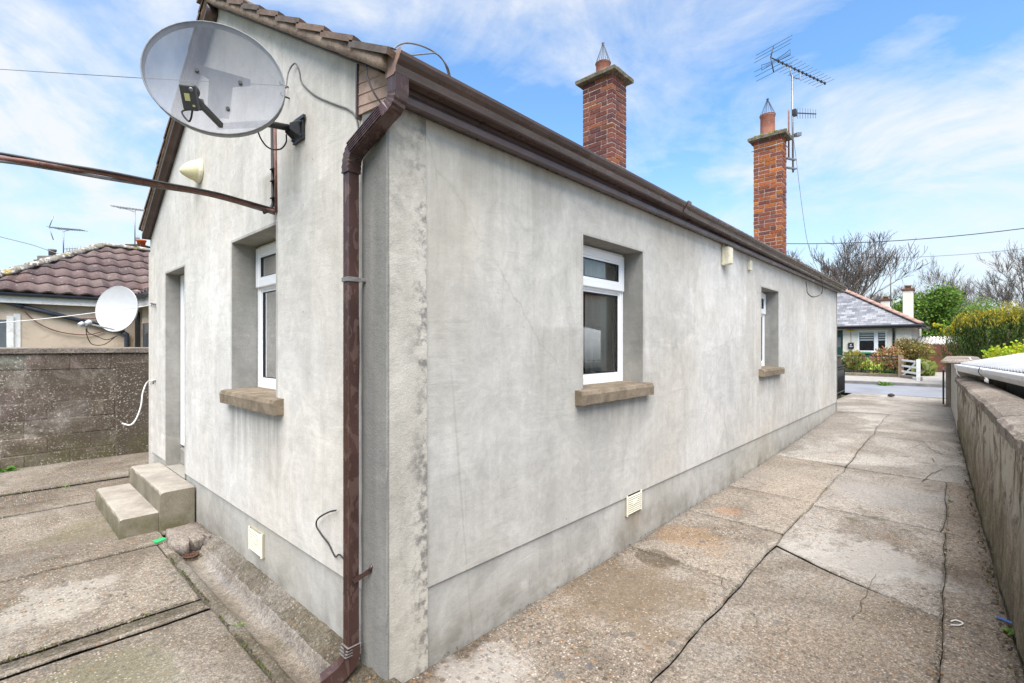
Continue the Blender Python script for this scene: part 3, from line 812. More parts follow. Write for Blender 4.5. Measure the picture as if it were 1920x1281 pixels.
# corner quoin strip, irregular arris
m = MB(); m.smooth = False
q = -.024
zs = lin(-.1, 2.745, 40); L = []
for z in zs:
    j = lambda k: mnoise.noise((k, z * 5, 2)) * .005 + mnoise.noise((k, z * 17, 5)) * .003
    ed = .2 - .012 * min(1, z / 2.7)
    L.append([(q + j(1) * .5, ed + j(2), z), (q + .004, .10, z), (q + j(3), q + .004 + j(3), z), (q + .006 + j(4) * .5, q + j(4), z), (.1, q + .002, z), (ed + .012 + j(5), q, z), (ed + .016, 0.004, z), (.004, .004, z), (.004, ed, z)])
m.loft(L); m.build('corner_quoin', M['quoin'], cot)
m = MB()
L = [[(-.024 + mnoise.noise((z * 6, 1, 1)) * .003, 4.745 + mnoise.noise((z * 8, 3, 1)) * .004, z), (-.024, 4.865, z), (.02, 4.865, z), (.004, 4.74, z)] for z in lin(-.1, 2.66, 30)]
m.loft(L); m.build('corner_strip', M['gable'], cot)
m = MB()
m.box(HX - .012, HX + .012, -.026, .004, .15, ZT)
m.build('corner_bead', M['reveal'], cot)

def window(P, h, parent, sash_open=False, blind=None):
    a, b, c, d = h; w = .165; wd = .07
    def bx(m, u0, u1, z0, z1, w0, w1):
        m.hexa([P(u0, w0, z0), P(u1, w0, z0), P(u1, w1, z0), P(u0, w1, z0), P(u0, w0, z1), P(u1, w0, z1), P(u1, w1, z1), P(u0, w1, z1)])
    fr = MB(); t = c + (d - c) * .715; k = .055
    a2, b2, c2, d2 = a + .003, b - .003, c + .005, d - .003
    bx(fr, a2, a2 + k, c2, d2, w, w + wd); bx(fr, b2 - k, b2, c2, d2, w, w + wd)
    bx(fr, a2 + k, b2 - k, d2 - k, d2, w, w + wd); bx(fr, a2 + k, b2 - k, c2, c2 + k + .015, w, w + wd)
    bx(fr, a2 + k, b2 - k, t - .03, t + .02, w, w + wd)
    fr_o = fr.build('window', M['upvc'], parent, bevel=.006)
    # top hung sash standing proud of the frame
    s = MB(); sa, sb, sc, sd = a2 + .018, b2 - .018, t - .012, d2 - .02; kk = .062; w0 = w - .022
    bx(s, sa, sa + kk, sc, sd, w0, w - .001); bx(s, sb - kk, sb, sc, sd, w0, w - .001)
    bx(s, sa + kk, sb - kk, sd - kk, sd, w0, w - .001); bx(s, sa + kk, sb - kk, sc, sc + kk, w0, w - .001)
    s.build('sash', M['upvc'], fr_o, bevel=.008)
    # beads, seals, panes
    for (u0, u1, z0, z1, ww) in ((a2 + k, b2 - k, c2 + k + .015, t - .03, w + .012), (sa + kk, sb - kk, sc + kk, sd - kk, w - .012)):
        bd = MB(); q_ = .016
        for (e0, e1, f0, f1) in ((u0, u0 + q_, z0, z1), (u1 - q_, u1, z0, z1), (u0 + q_, u1 - q_, z1 - q_, z1), (u0 + q_, u1 - q_, z0, z0 + q_)):
            bx(bd, e0, e1, f0, f1, ww, ww + .012)
        bd.build('bead', M['upvc'], fr_o)
        u0 += q_; u1 -= q_; z0 += q_; z1 -= q_; e = .005
        gk = MB()
        for (e0, e1, f0, f1) in ((u0, u0 + e, z0, z1), (u1 - e, u1, z0, z1), (u0 + e, u1 - e, z1 - e, z1), (u0 + e, u1 - e, z0, z0 + e)):
            bx(gk, e0, e1, f0, f1, ww + .002, ww + .012)
        # dark spacer bar of the double glazing, set back
        for (e0, e1, f0, f1) in ((u0, u0 + .014, z0, z1), (u1 - .014, u1, z0, z1), (u0 + .014, u1 - .014, z1 - .014, z1), (u0 + .014, u1 - .014, z0, z0 + .014)):
            bx(gk, e0, e1, f0, f1, ww + .026, ww + .034)
        gk.build('seal', M['gasket'], fr_o)
        p = MB(); p.poly([P(u0, ww + .012, z0), P(u1, ww + .012, z0), P(u1, ww + .012, z1), P(u0, ww + .012, z1)])
        p.build('pane', M['glass'], fr_o, recalc=False)
    return fr_o
def sill(P, u0, u1, z1, parent, seed, proj=.075, th=.098):
    m = MB(); n = 24; L = []
    for i in range(n + 1):
        u = lerp(u0, u1, i / n); j = lambda k: mnoise.noise((u * 9 + seed, k, 3)) * .003 + mnoise.noise((u * 30, k + seed, 8)) * .0015
        L.append([P(u, .20, z1 - th), P(u, -proj + j(1), z1 - th + j(2)), P(u, -proj - .004 + j(3), z1 - .03), P(u, -proj + .006 + j(4), z1 - .006 + j(5)), P(u, -proj + .03, z1 + j(6)), P(u, .20, z1 + .012)])
    m.loft(L)
    return m.build('window_sill', M['sill'], parent)
w1 = window(PX, WG, cot); w2 = window(PY, WA, cot); w3 = window(PY, WB, cot)
sill(PX, 1.145, 2.165, WG[2] + .004, cot, 1); sill(PY, 1.47, 2.51, WA[2] + .004, cot, 4); sill(PY, 5.58, 6.60, WB[2] + .004, cot, 9)
# rendered margins round the openings stand a few millimetres proud
def margin(P, h, parent, bottom):
    a, b, c, d = h; m = MB(); o0, o1, w_ = OUT - .004, OUT + .004, .022
    for (u0, u1, z0, z1) in ((a - w_, a, bottom, d + w_), (b, b + w_, bottom, d + w_), (a, b, d, d + w_)):
        m.hexa([P(u0, o0, z0), P(u1, o0, z0), P(u1, o1, z0), P(u0, o1, z0), P(u0, o0, z1), P(u1, o0, z1), P(u1, o1, z1), P(u0, o1, z1)])
    m.build('opening_margin', M['plinth'], parent, bevel=.003)
margin(PX, WG, cot, WG[2] + .006); margin(PY, WA, cot, WA[2] + .006); margin(PY, WB, cot, WB[2] + .006); margin(PX, DG, cot, DPC)
# inside the rooms
def curtain(P, u0, u1, z0, z1, w, name, mat, folds=9):
    m = MB(); m.smooth = True; n = folds * 6; r0 = []; r1 = []
    for i in range(n + 1):
        u = lerp(u0, u1, i / n); ww = w + .012 * math.sin(i / 6 * 2 * math.pi)
        r0.append(m.vert(P(u, ww, z0))); r1.append(m.vert(P(u, ww, z1)))
    for i in range(n): m.face((r0[i], r0[i + 1], r1[i + 1], r1[i]))
    o = m.build(name, M[mat], None, recalc=False)
    s = o.modifiers.new('thick', 'SOLIDIFY'); s.thickness = .004
    return o
tag(curtain(PY, 2.02, 2.44, 1.25, 2.40, .275, 'curtain', 'curtain', 4), 'beige curtain hanging inside the nearer drive-side window', 'curtain')
tag(curtain(PX, 1.2, 2.13, 1.2, 2.1, .36, 'window_blind', 'blind', 1), 'plain grey-green blind drawn behind the gable window', 'blind')
tag(curtain(PY, 5.65, 6.55, 1.2, 2.42, .40, 'curtain', 'blind', 6), 'dim grey curtain behind the farther drive-side window', 'curtain')
m = MB()
for k in range(9): m.box(1.62 + k * .055, 1.645 + k * .055, .34, .365, .62, 1.42)
m.box(1.58, 2.12, .33, .375, 1.42, 1.47); m.box(1.58, 2.12, .33, .375, .56, .62)
for a in (1.58, 2.09): m.box(a, a + .04, .33, .375, .36, 1.419)
tag(m.build('wooden_bedhead', M['wood'], bevel=.004), 'orange pine slatted headboard seen through the nearer drive-side window', 'headboard')

# door
m = MB(); a, b, c, d = DG; w = .112
m.hexa([PX(a, w, c), PX(b, w, c), PX(b, DEP, c), PX(a, DEP, c), PX(a, w, c + .17), PX(b, w, c + .17), PX(b, DEP, c + .2), PX(a, DEP, c + .2)])
m.build('door_threshold', M['reveal'], cot, bevel=.012)
m = MB(); z0 = c + .205
for (u0, u1, e0, e1) in ((a + .003, a + .07, z0, d - .003), (b - .07, b - .003, z0, d - .003), (a + .07, b - .07, d - .07, d - .003), (a + .07, b - .07, z0, z0 + .05)):
    m.hexa([PX(u0, w, e0), PX(u1, w, e0), PX(u1, w + .07, e0), PX(u0, w + .07, e0), PX(u0, w, e1), PX(u1, w, e1), PX(u1, w + .07, e1), PX(u0, w + .07, e1)])
door = m.build('door', M['upvc'], cot, bevel=.008)
m = MB()
def slabx(m, u0, u1, e0, e1, w0, w1): m.hexa([PX(u0, w0, e0), PX(u1, w0, e0), PX(u1, w1, e0), PX(u0, w1, e0), PX(u0, w0, e1), PX(u1, w0, e1), PX(u1, w1, e1), PX(u0, w1, e1)])
slabx(m, a + .072, b - .072, z0 + .052, d - .072, w + .015, w + .06)
for (e0, e1) in ((z0 + .15, z0 + .75), (z0 + .9, d - .16)): slabx(m, a + .17, b - .17, e0, e1, w + .006, w + .02)
m.build('door_leaf', M['upvc'], door, bevel=.006)
m = MB(); m.tube([(w - .005, a + .13, z0 + .85), (w - .045, a + .13, z0 + .85), (w - .045, a + .24, z0 + .85)], .009, 8); m.build('handle', M['galv'], door)

# airbricks
def airbrick(P, u, z, parent, W=.235, H=.165):
    m = MB()
    def bx(u0, u1, z0, z1, w0, w1): m.hexa([P(u0, w0, z0), P(u1, w0, z0), P(u1, w1, z0), P(u0, w1, z0), P(u0, w0, z1), P(u1, w0, z1), P(u1, w1, z1), P(u0, w1, z1)])
    m.mi = 1; bx(u - W / 2, u + W / 2, z - H / 2, z + H / 2, -.014, .004); m.mi = 0
    n = 9
    for i in range(n):
        zz = z - H / 2 + .014 + (H - .022) * i / n
        bx(u - W / 2 + .012, u + W / 2 - .012, zz, zz + .008, -.028, -.015)
    bx(u - W / 2, u - W / 2 + .010, z - H / 2, z + H / 2, -.026, -.015); bx(u + W / 2 - .010, u + W / 2, z - H / 2, z + H / 2, -.026, -.015)
    bx(u - .03, u + .03, z - .005, z + .03, -.030, -.015)
    return m.build('airbrick', [M['vent'], M['ventback']], parent, bevel=.002)
airbrick(PX, 1.605, .247, cot); airbrick(PY, 2.285, .325, cot)

# ---- roof
def tile_field(m, O, U, V, N, width, length, course, roll, amp, lip, pal, rnd, per=6, ts=.30):
    O, U, V, N = Vector(O), Vector(U).normalized(), Vector(V).normalized(), Vector(N).normalized()
    nc = int(math.ceil(length / course)); nu = int(width / roll * per)
    prof = lambda u: amp * (abs(math.cos(math.pi * u / roll)) ** 1.6)
    for c in range(nc):
        v0 = c * course; v1 = min(length, v0 + course + .03)
        lo, hi, bt = [], [], []
        for i in range(nu + 1):
            u = width * i / nu; h = prof(u)
            jig = mnoise.noise((u * .9, c * 3.1, 2)) * .006
            lo.append(m.vert(O + U * u + V * (v0 + jig) + N * (lip + h))); hi.append(m.vert(O + U * u + V * v1 + N * h)); bt.append(m.vert(O + U * u + V * (v0 + jig) + N * (h - .004)))
        cols = {}
        for i in range(nu):
            t = int(width * i / nu / ts)
            if t not in cols: cols[t] = rnd.choice(pal)
            k = cols[t]; m.col = k; m.smooth = True
            m.face((lo[i], lo[i + 1], hi[i + 1], hi[i])); m.smooth = False
            m.face((bt[i], bt[i + 1], lo[i + 1], lo[i]))
        for side, k in ((0, -1), (nu, 1)):     # closed tile ends at the verges
            m.face((lo[side], hi[side], m.vert(Vector(m.v[hi[side]]) - N * .03), m.vert(Vector(m.v[lo[side]]) - N * (.03))))
    m.col = None; m.smooth = False
PALC = [(.17, .12, .095), (.21, .145, .11), (.14, .105, .09), (.12, .10, .09), (.19, .14, .12)]
sl = math.hypot(1, SL); LEN = (RY - EY) * sl
m = MB(); rr = random.Random(3)
VX0, VX1 = -.115, HX + .12
tile_field(m, (VX0, EY - .0, roofz(EY) - .035), (1, 0, 0), (0, 1, SL), (0, -SL, 1), VX1 - VX0, LEN, .335, .152, .016, .024, PALC, rr)
tile_field(m, (VX1, 2 * RY - EY - .12, roofz(EY + .12) - .035), (-1, 0, 0), (0, -1, SL), (0, SL, 1), VX1 - VX0, LEN - .14, .335, .152, .016, .024, PALC, rr)
roof = m.build('roof', M['tile'], cot, recalc=False)
m = MB()
for k in range(25):
    x0 = VX0 - .02 + k * .45; m.col = rr.choice(PALC)
    if x0 > VX1: break
    pr = [(RY + .125 * math.cos(t), RISE - .065 + .115 * math.sin(t)) for t in lin(0, math.pi, 8)]
    m.loft([[(x0, y, z) for y, z in pr] + [(x0, RY, RISE - .06)], [(x0 + .46, y, z - .006) for y, z in pr] + [(x0 + .46, RY, RISE - .066)]])
m.build('ridge_tiles', M['tile'], roof)
# mortar bedded verges, one per slope, lumpy
def verge_strip(sgn, name, mat, x0, x1, top, bot, y0, y1, rough, parent):
    m = MB(); m.smooth = True; n = 90; L = []
    for i in range(n + 1):
        y = lerp(y0, y1, i / n); yy_ = RY + sgn * (RY - y) * -1 if False else y
        z = roofz(y)
        j = lambda k: mnoise.noise((y * 7, k, 3)) * rough + mnoise.noise((y * 23, k, 8)) * rough * .6
        saw = 0
        L.append([(x0 + j(1), y, z + bot + j(2)), (x0 + j(3), y, z + (top + bot) / 2), (x0 + .008 + j(4), y, z + top + j(5) * .5), (x1, y, z + top), (x1, y, z + bot)])
    m.loft(L); return m.build(name, mat, parent)
verge_strip(1, 'verge_mortar', M['verge'], VX0 + .012, .02, -.012, -.098, EY + .05, RY, .007, roof)
verge_strip(1, 'verge_mortar', M['verge'], VX0 + .012, .02, -.012, -.075, RY, 2 * RY - EY - .16, .007, roof)
verge_strip(1, 'undercloak', M['gasket'], -.075, .0, -.094, -.108, EY + .1, RY - .02, .0015, roof)
verge_strip(1, 'bargeboard', M['fascia'], VX0 + .02, .0, -.07, -.17, RY, 2 * RY - EY - .17, .001, roof)

# ---- eaves: fascia, soffit, boxed end, ogee gutter
X0, X1 = -.072, HX + .09
m = MB()
sec = [(-.088, 2.705), (-.098, 2.710), (-.098, 2.742), (-.090, 2.756), (-.083, 2.768), (-.083, 2.86), (-.065, 2.86), (-.065, 2.705)]
m.loft([[(x, y, z) for y, z in sec] for x in (X0 + .10, X1 - .04)])
m.build('fascia', M['fascia'], cot, bevel=.002)
m = MB()
m.poly([(0.0, -.067, 2.724), (X1 - .04, -.067, 2.724), (X1 - .04, .01, 2.724), (0.0, .01, 2.724)])
x = .05
while x < HX:
    m.box(x, x + .005, -.064, -.016, 2.7205, 2.7235); x += .1
m.build('soffit', M['fascia'], cot, recalc=False)
def gut(x, o=0.0):
    outer = [(-.090, 2.858), (-.090, 2.792), (-.097, 2.785), (-.150, 2.785), (-.157, 2.792), (-.159, 2.805), (-.168, 2.822), (-.184, 2.838), (-.197, 2.856), (-.198, 2.870), (-.191, 2.874)]
    inner = [(-.189, 2.862), (-.183, 2.846), (-.164, 2.826), (-.152, 2.806), (-.146, 2.796), (-.098, 2.796), (-.095, 2.858)]
    return [(x, y, z - .0042 * max(0, x)) for y, z in outer + inner]
m = MB(); m.loft([gut(x) for x in lin(X0 + .004, X1, 12)]); gt = m.build('gutter', M['gutter'], cot)
m = MB()
cap_ = [(-.088, 2.868), (-.088, 2.781), (-.153, 2.780), (-.163, 2.790), (-.165, 2.805), (-.174, 2.820), (-.190, 2.836), (-.203, 2.855), (-.203, 2.880)]
m.prism([(X0, y, z) for y, z in cap_], (.004, 0, 0)); m.build('stop_end', simple('stop_end_brown', (.27, .175, .14), .5, .2, 9, .4), gt, bevel=.0015)
for xx in (2.9, 6.8, 9.6):
    m = MB(); pr = [(y - (.004 if y < -.15 else 0), z - .008) for y, z in cap_[1:]]
    m.loft([[(xx, y, z) for y, z in pr] + [(xx, -.14, 2.83)], [(xx + .07, y, z) for y, z in pr] + [(xx + .07, -.14, 2.83)]]); m.build('gutter_joint', M['gutter'], gt)
m = MB()
m.prism([(-.030, .215, 2.735), (-.030, -.078, 2.712), (-.030, -.082, 2.835), (-.030, .215, roofz(.215) - .10)], (.05, 0, 0))
for k in range(4):
    z = 2.775 + k * .055
    m.prism([(-.034, .212, z), (-.034, -.075, z - .045), (-.034, -.075, z - .041), (-.034, .212, z + .004)], (.0045, 0, 0))
m.build('boxed_eave_end', M['boards'], cot)
m = MB(); m.box(-.040, -.012, .212, .226, 2.715, roofz(.2) - .10); m.build('eave_end_bead', M['fascia'], cot)

# ---- downpipe with swan neck
PXc, PYc, PWx, PWy = -.082, .192, .058, .052
m = MB()
def ribbed(cx, cy, wx, wy):      # section with ribs on the face turned to the yard
    pts = [(cx - wx / 2, cy - wy / 2 + .004), (cx - wx / 2 + .004, cy - wy / 2), (cx + wx / 2 - .004, cy - wy / 2), (cx + wx / 2, cy - wy / 2 + .004), (cx + wx / 2, cy + wy / 2 - .004), (cx + wx / 2 - .004, cy + wy / 2), (cx - wx / 2 + .004, cy + wy / 2), (cx - wx / 2, cy + wy / 2 - .004)]
    ribs = []
    for k in range(4):
        y = cy + wy / 2 - .010 - k * (wy - .016) / 4
        ribs += [(cx - wx / 2, y), (cx - wx / 2 + .004, y - .003), (cx - wx / 2 + .004, y - .006), (cx - wx / 2, y - .009)]
    return pts + ribs
for z0, z1, k in ((.135, 2.45, 0),):
    m.loft([[(x, y, z0) for x, y in ribbed(PXc, PYc, PWx, PWy)], [(x, y, z1) for x, y in ribbed(PXc, PYc, PWx, PWy)]])
m.loft([[(x, y, z) for x, y in ribbed(PXc, PYc, PWx + .008, PWy + .008)] for z in (.13, .155)])
dp = m.build('downpipe', M['pipe'], cot)
def bend(path, name, mat, parent, wx=PWx + .012, wy=PWy + .012):
    """square pipe swept along a path that lies in the plane of the gable, pleated on the inside of its bends"""
    m = MB(); L = []; n = len(path)
    for i, (p, pleat) in enumerate(path):
        p = Vector(p); a = Vector(path[max(0, i - 1)][0]); b = Vector(path[min(n - 1, i + 1)][0]); d = (b - a).normalized()
        ex = Vector((1, 0, 0)); ex = (ex - d * ex.dot(d)).normalized(); ey = d.cross(ex)
        hx, hy = wx / 2, wy / 2
        sh = .93 if pleat and i % 2 else 1.0
        L.append([p + ex * (-hx * sh) + ey * (-hy * sh), p + ex * hx + ey * (-hy * sh), p + ex * hx + ey * hy * sh, p + ex * (-hx * sh) + ey * (hy * sh)])
    m.loft(L); return m.build(name, mat, parent, bevel=.003)
top = Vector((-.034, -.132, 2.787)); low = Vector((PXc, PYc, 2.425))
path = [(top, 0), (top + Vector((0, 0, -.06)), 0)]
c1 = top + Vector((0, 0, -.06)); kn = Vector((-.055, -.075, 2.640)); kn2 = Vector((PXc, PYc - .04, 2.530))
for t in lin(.1, .9, 8):
    p = (1 - t) ** 2 * c1 + 2 * t * (1 - t) * (c1 + Vector((0, .003, -.06))) + t * t * kn
    path.append((p, 1))
path += [(kn, 0)] + [(kn.lerp(kn2, t), 0) for t in (.3, .7)]
for t in lin(0, 1, 10):
    p = (1 - t) ** 2 * kn2 + 2 * t * (1 - t) * Vector((PXc, PYc, 2.505)) + t * t * low
    path.append((p, 1))
sw = bend(path, 'swan_neck', M['pipe'], dp)
m = MB()
dv = (kn2 - kn).normalized()
for k in range(5):
    o = Vector((-(PWx + .012) / 2 - .0035, 0, 0)) + Vector((0, 1, 0)).cross(Vector((1, 0, 0))) * 0
    off = dv.cross(Vector((1, 0, 0))) * (-.024 + .012 * k)
    m.bar(kn + o + off, kn2 + o + off, .005, .005)
m.build('neck_ribs', M['pipe'], sw)
# shoe
m = MB(); L = []
for p, d in (((PXc, PYc, .16), (0, 0, -1)), ((PXc, PYc, .115), (0, 0, -1)), ((PXc - .012, PYc + .006, .085), (-.5, .2, -.8)), ((PXc - .035, PYc + .018, .055), (-.75, .35, -.6)), ((PXc - .105, PYc + .052, .005), (-.75, .35, -.6))):
    p = Vector(p); d = Vector(d).normalized(); ey = Vector((.35, .9, 0)); ey = (ey - d * ey.dot(d)).normalized(); ex = ey.cross(d)
    L.append([p + ex * a * .036 + ey * b * .033 for a, b in ((-1, -1), (1, -1), (1, 1), (.6, 1), (.6, .92), (.2, .92), (.2, 1), (-.2, 1), (-.2, .92), (-.6, .92), (-.6, 1), (-1, 1))])
m.loft(L); m.build('pipe_shoe', M['pipe'], dp)
m = MB()
for k in range(4):
    z = .165 - k * .013; m.box(PXc - PWx / 2 - .006 - k * .004, PXc + PWx / 2 + .006, PYc - PWy / 2 - .006, PYc + PWy / 2 + .006, z, z + .003)
m.build('shoe_wire', M['greycable'], dp)
def clip(z, mat):
    m = MB(); a, b, c, d = PXc - PWx / 2 - .005, PXc + PWx / 2 + .005, PYc - PWy / 2 - .005, PYc + PWy / 2 + .005
    m.box(a, b, c, c + .004, z, z + .022); m.box(a, a + .004, c + .004, d, z, z + .022); m.box(b - .004, b, c + .004, d, z, z + .022); m.box(a + .004, b - .004, d - .004, d, z, z + .022)
    m.box(b, b + .045, c - .004, c + .008, z + .003, z + .019)
    m.tube([(b + .03, c - .006, z + .011), (b + .03, c + .014, z + .011)], .005, 6)
    m.build('pipe_clip', mat, dp, bevel=.002)
clip(1.905, M['greycable'])
m = MB()
m.bar((PXc - .004, PYc - PWy / 2 - .004, .475), (-.018, PYc - .085, .53), .006, .022); m.tube([(-.03, PYc - .08, .525), (-.018, PYc - .085, .548)], .008, 6)
m.build('pipe_bracket', M['pipe'], dp)

# ---- chimneys
PALB1 = [(.19, .065, .05), (.16, .055, .05), (.13, .05, .055), (.22, .075, .05), (.28, .10, .045), (.115, .055, .06), (.20, .085, .07)]
PALB2 = [(.36, .11, .045), (.46, .15, .035), (.42, .13, .04), (.27, .085, .05), (.20, .07, .055), (.17, .075, .065), (.44, .16, .045), (.30, .10, .05), (.24, .08, .05), (.29, .10, .055)]
def chimney(x0, x1, y0, y1, zb, zt, pal, seed, pot_r, pot_h, pot_xy, cap_o=.075, cap_h=.075, moss=False):
    r = random.Random(seed); m = MB(); ch = .078
    m.mi = 1; e = .008; m.box(x0 + e, x1 - e, y0 + e, y1 - e, zb, zt); m.mi = 0
    n = int(round((zt - zb) / ch))
    def course(z, fx0, fx1, fy0, fy1, k):
        # bricks around the four faces, half bond; corners alternate
        bl = .218
        for face in range(4):
            if face in (0, 2): a, b = fx0, fx1
            else: a, b = fy0, fy1
            own = (k + face) % 2 == 0
            t = .10
            s0, s1 = (a, b) if own else (a + t + .004, b - t - .004)
            p = s0; first = True
            while p < s1 - .02:
                L = bl if not (first and (k // 2 + face) % 2) else bl * .5
                first = False
                q_ = min(p + L, s1)
                if s1 - q_ < .05: q_ = s1
                j = lambda: r.uniform(-.0025, .0025)
                k_ = r.uniform(.62, 1.02); q3 = r.choice(pal); av = (.20, .078, .052); m.col = tuple(k_ * (c * (.72 if moss is False else .88) + d_ * (.28 if moss is False else .12)) for c, d_ in zip(q3, av))
                o = r.uniform(-.003, .003)
                zz0, zz1 = z + .0055, z + ch - .0055
                if face == 0: m.box(p + .004, q_ - .004, fy0 + o, fy0 + t, zz0 + j(), zz1 + j())
                elif face == 2: m.box(p + .004, q_ - .004, fy1 - t, fy1 + o, zz0 + j(), zz1 + j())
                elif face == 1: m.box(fx1 - t, fx1 + o, p + .004, q_ - .004, zz0 + j(), zz1 + j())
                else: m.box(fx0 + o, fx0 + t, p + .004, q_ - .004, zz0 + j(), zz1 + j())
                p = q_
    for k in range(n): course(zb + k * ch, x0, x1, y0, y1, k)
    o = m.build('chimney', [M['brick'], M['mortar']], cot, bevel=.004, seg=1)
    m = MB(); L = []
    def ring(ex, z, rg):
        pts = []
        c = [(x0 - ex, y0 - ex), (x1 + ex, y0 - ex), (x1 + ex, y1 + ex), (x0 - ex, y1 + ex)]
        for a, b in zip(c, c[1:] + c[:1]):
            for t in lin(0, 1, 8)[:-1]:
                pts.append((lerp(a[0], b[0], t) + r.uniform(-rg, rg), lerp(a[1], b[1], t) + r.uniform(-rg, rg), z + r.uniform(-rg, rg)))
        return pts
    zc = zb + n * ch
    m.loft([ring(-.01, zc + .001, 0), ring(cap_o, zc + .012, .003), ring(cap_o + .006, zc + cap_h * .75, .004), ring(cap_o - .012, zc + cap_h, .006), ring(0, zc + cap_h + .02, .004)])
    m.build('chimney_cap', M['cap'], o)
    px, py = pot_xy; zp = zc + cap_h
    m = MB(); m.lathe([(pot_r * 1.02, 0), (pot_r * 1.0, pot_h * .9), (pot_r * 1.07, pot_h * .91), (pot_r * 1.07, pot_h), (pot_r * .85, pot_h), (pot_r * .82, pot_h * .5)], (px, py, zp), n=28)
    m.build('chimney_pot', M['pot'], o)
    m = MB(); hh = .30
    for k in range(14):
        t = k / 14 * 2 * math.pi
        m.tube([(px + pot_r * 1.08 * math.cos(t), py + pot_r * 1.08 * math.sin(t), zp + pot_h - .03), (px + pot_r * .98 * math.cos(t), py + pot_r * .98 * math.sin(t), zp + pot_h + .03), (px + .016 * math.cos(t), py + .016 * math.sin(t), zp + pot_h + hh), (px + .02 * math.cos(t + .3), py + .02 * math.sin(t + .3), zp + pot_h + hh + .04)], .0035, 4)
    m.tube([(px + .02 * math.cos(t), py + .02 * math.sin(t), zp + pot_h + hh - .01) for t in lin(0, 2 * math.pi, 10)], .006, 4)
    m.tube([(px + pot_r * 1.09 * math.cos(t), py + pot_r * 1.09 * math.sin(t), zp + pot_h - .01) for t in lin(0, 2 * math.pi, 24)], .005, 4)
    m.build('pot_guard', M['wire'], o)
    if moss:
        m = MB(); m.smooth = True
        for k in range(60):
            s = r.choice((0, 1, 2, 2, 2)); t = r.random()
            if s == 0: c = (x0 - cap_o + .02 + r.random() * .1, lerp(y0 - cap_o, y1, t))
            elif s == 1: c = (lerp(x0, x1 + cap_o, t), y0 - cap_o + .015 + r.random() * .1)
            else: c = (x0 - cap_o + .02 + r.random() * .05, lerp(y0, y1 - .1, t))
            rad = r.uniform(.015, .035)
            m.lathe([(rad, -.01), (rad * .9, rad * .5), (rad * .5, rad * .8), (.001, rad * .9)], (c[0], c[1], zc + cap_h - .008), n=8)
        m.build('moss', M['moss'], o)['kind'] = 'stuff'
    return o, zc
C1 = chimney(5.46, 5.90, 2.10, 2.67, 3.9, 5.93, PALB1, 4, .115, .27, (5.66, 2.40), .085, .085)
C2 = chimney(9.50, 9.86, .67, 1.20, 3.0, 5.82, PALB2, 9, .135, .47, (9.68, .98), .085, .085, True)
# ================================================================== THINGS ROUND THE COTTAGE
# doorstep: two cast concrete steps, worn arrises
st = thing('concrete_steps', 'two worn concrete steps below the white back door', 'steps')
def worn(name, x0, x1, y0, y1, z0, z1, parent, seed):
    m = MB(); r = random.Random(seed); n = 26; L = []
    for i in range(n + 1):
        y = lerp(y0, y1, i / n); j = lambda k, s=1: (mnoise.noise((y * 6 + seed, k, 3)) * .004 + mnoise.noise((y * 21, k, seed)) * .0025) * s
        e = .012 if i in (0, n) else 0
        L.append([(x1, y, z0), (x0 + j(1), y, z0), (x0 + j(2), y, (z0 + z1) / 2), (x0 + .002 + j(3), y, z1 - .016 - e), (x0 + .008 + j(4), y, z1 - .004 - e + j(5)), (x0 + .025, y, z1 - e * .5 + j(6, .6)), ((x0 + x1) / 2, y, z1 - e * .5 + j(7, .6)), (x1, y, z1 - e * .5)])
    m.smooth = False; m.loft(L)
    return m.build(name, M['step'], parent)
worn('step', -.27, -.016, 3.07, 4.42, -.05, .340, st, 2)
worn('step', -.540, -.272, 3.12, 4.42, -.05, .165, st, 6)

# ---- perforated satellite dish
def dish(name, label, C, n, up, W, H, depth, mat, rimmat, rim=.022, seg=48, ringn=9):
    """oval reflector: centre C, facing n"""
    t = thing(name, label, 'satellite dish')
    n = Vector(n).normalized(); up = Vector(up); up = (up - n * up.dot(n)).normalized(); sx = up.cross(n).normalized()
    C = Vector(C)
    def P(a, b): return C + sx * (a * W / 2) + up * (b * H / 2) + n * (depth * (a * a + b * b - 1))
    m = MB(); m.smooth = True; rings = []
    for k in range(ringn + 1):
        q = k / ringn
        rings.append([m.vert(P(q * math.cos(2 * math.pi * j / seg), q * math.sin(2 * math.pi * j / seg))) for j in range(seg)] if k else [m.vert(P(0, 0))])
    for j in range(seg): m.face((rings[0][0], rings[1][j], rings[1][(j + 1) % seg]))
    for a, b in zip(rings[1:], rings[2:]):
        for j in range(seg): m.face((a[j], b[j], b[(j + 1) % seg], a[(j + 1) % seg]))
    ref = m.build('reflector', mat, t, recalc=False)
    m = MB(); m.smooth = True; pr = []
    for j in range(seg):
        a = 2 * math.pi * j / seg; d = (sx * math.cos(a) * W + up * math.sin(a) * H).normalized(); e = P(math.cos(a), math.sin(a))
        pr.append([e - n * .001, e + d * .004 + n * .004, e + d * .008, e + d * .005 - n * rim, e + d * .001 - n * rim])
    pr.append(pr[0]); m.loft(pr, False)
    m.build('rim', rimmat, t)
    return t, C, n, up, sx, P
DN = Vector((-.40, -.80, .05))
DC = on_d(405, 146, 2.50)
t, C, n, up, sx, P = dish('satellite_dish', 'large oval see-through mesh satellite dish on the gable', DC, DN, (.10, 0, 1), .635, .575, .055, M['meshdish'], M['dishgrey'], .042)
bk = on_X(562, 246, -.014)
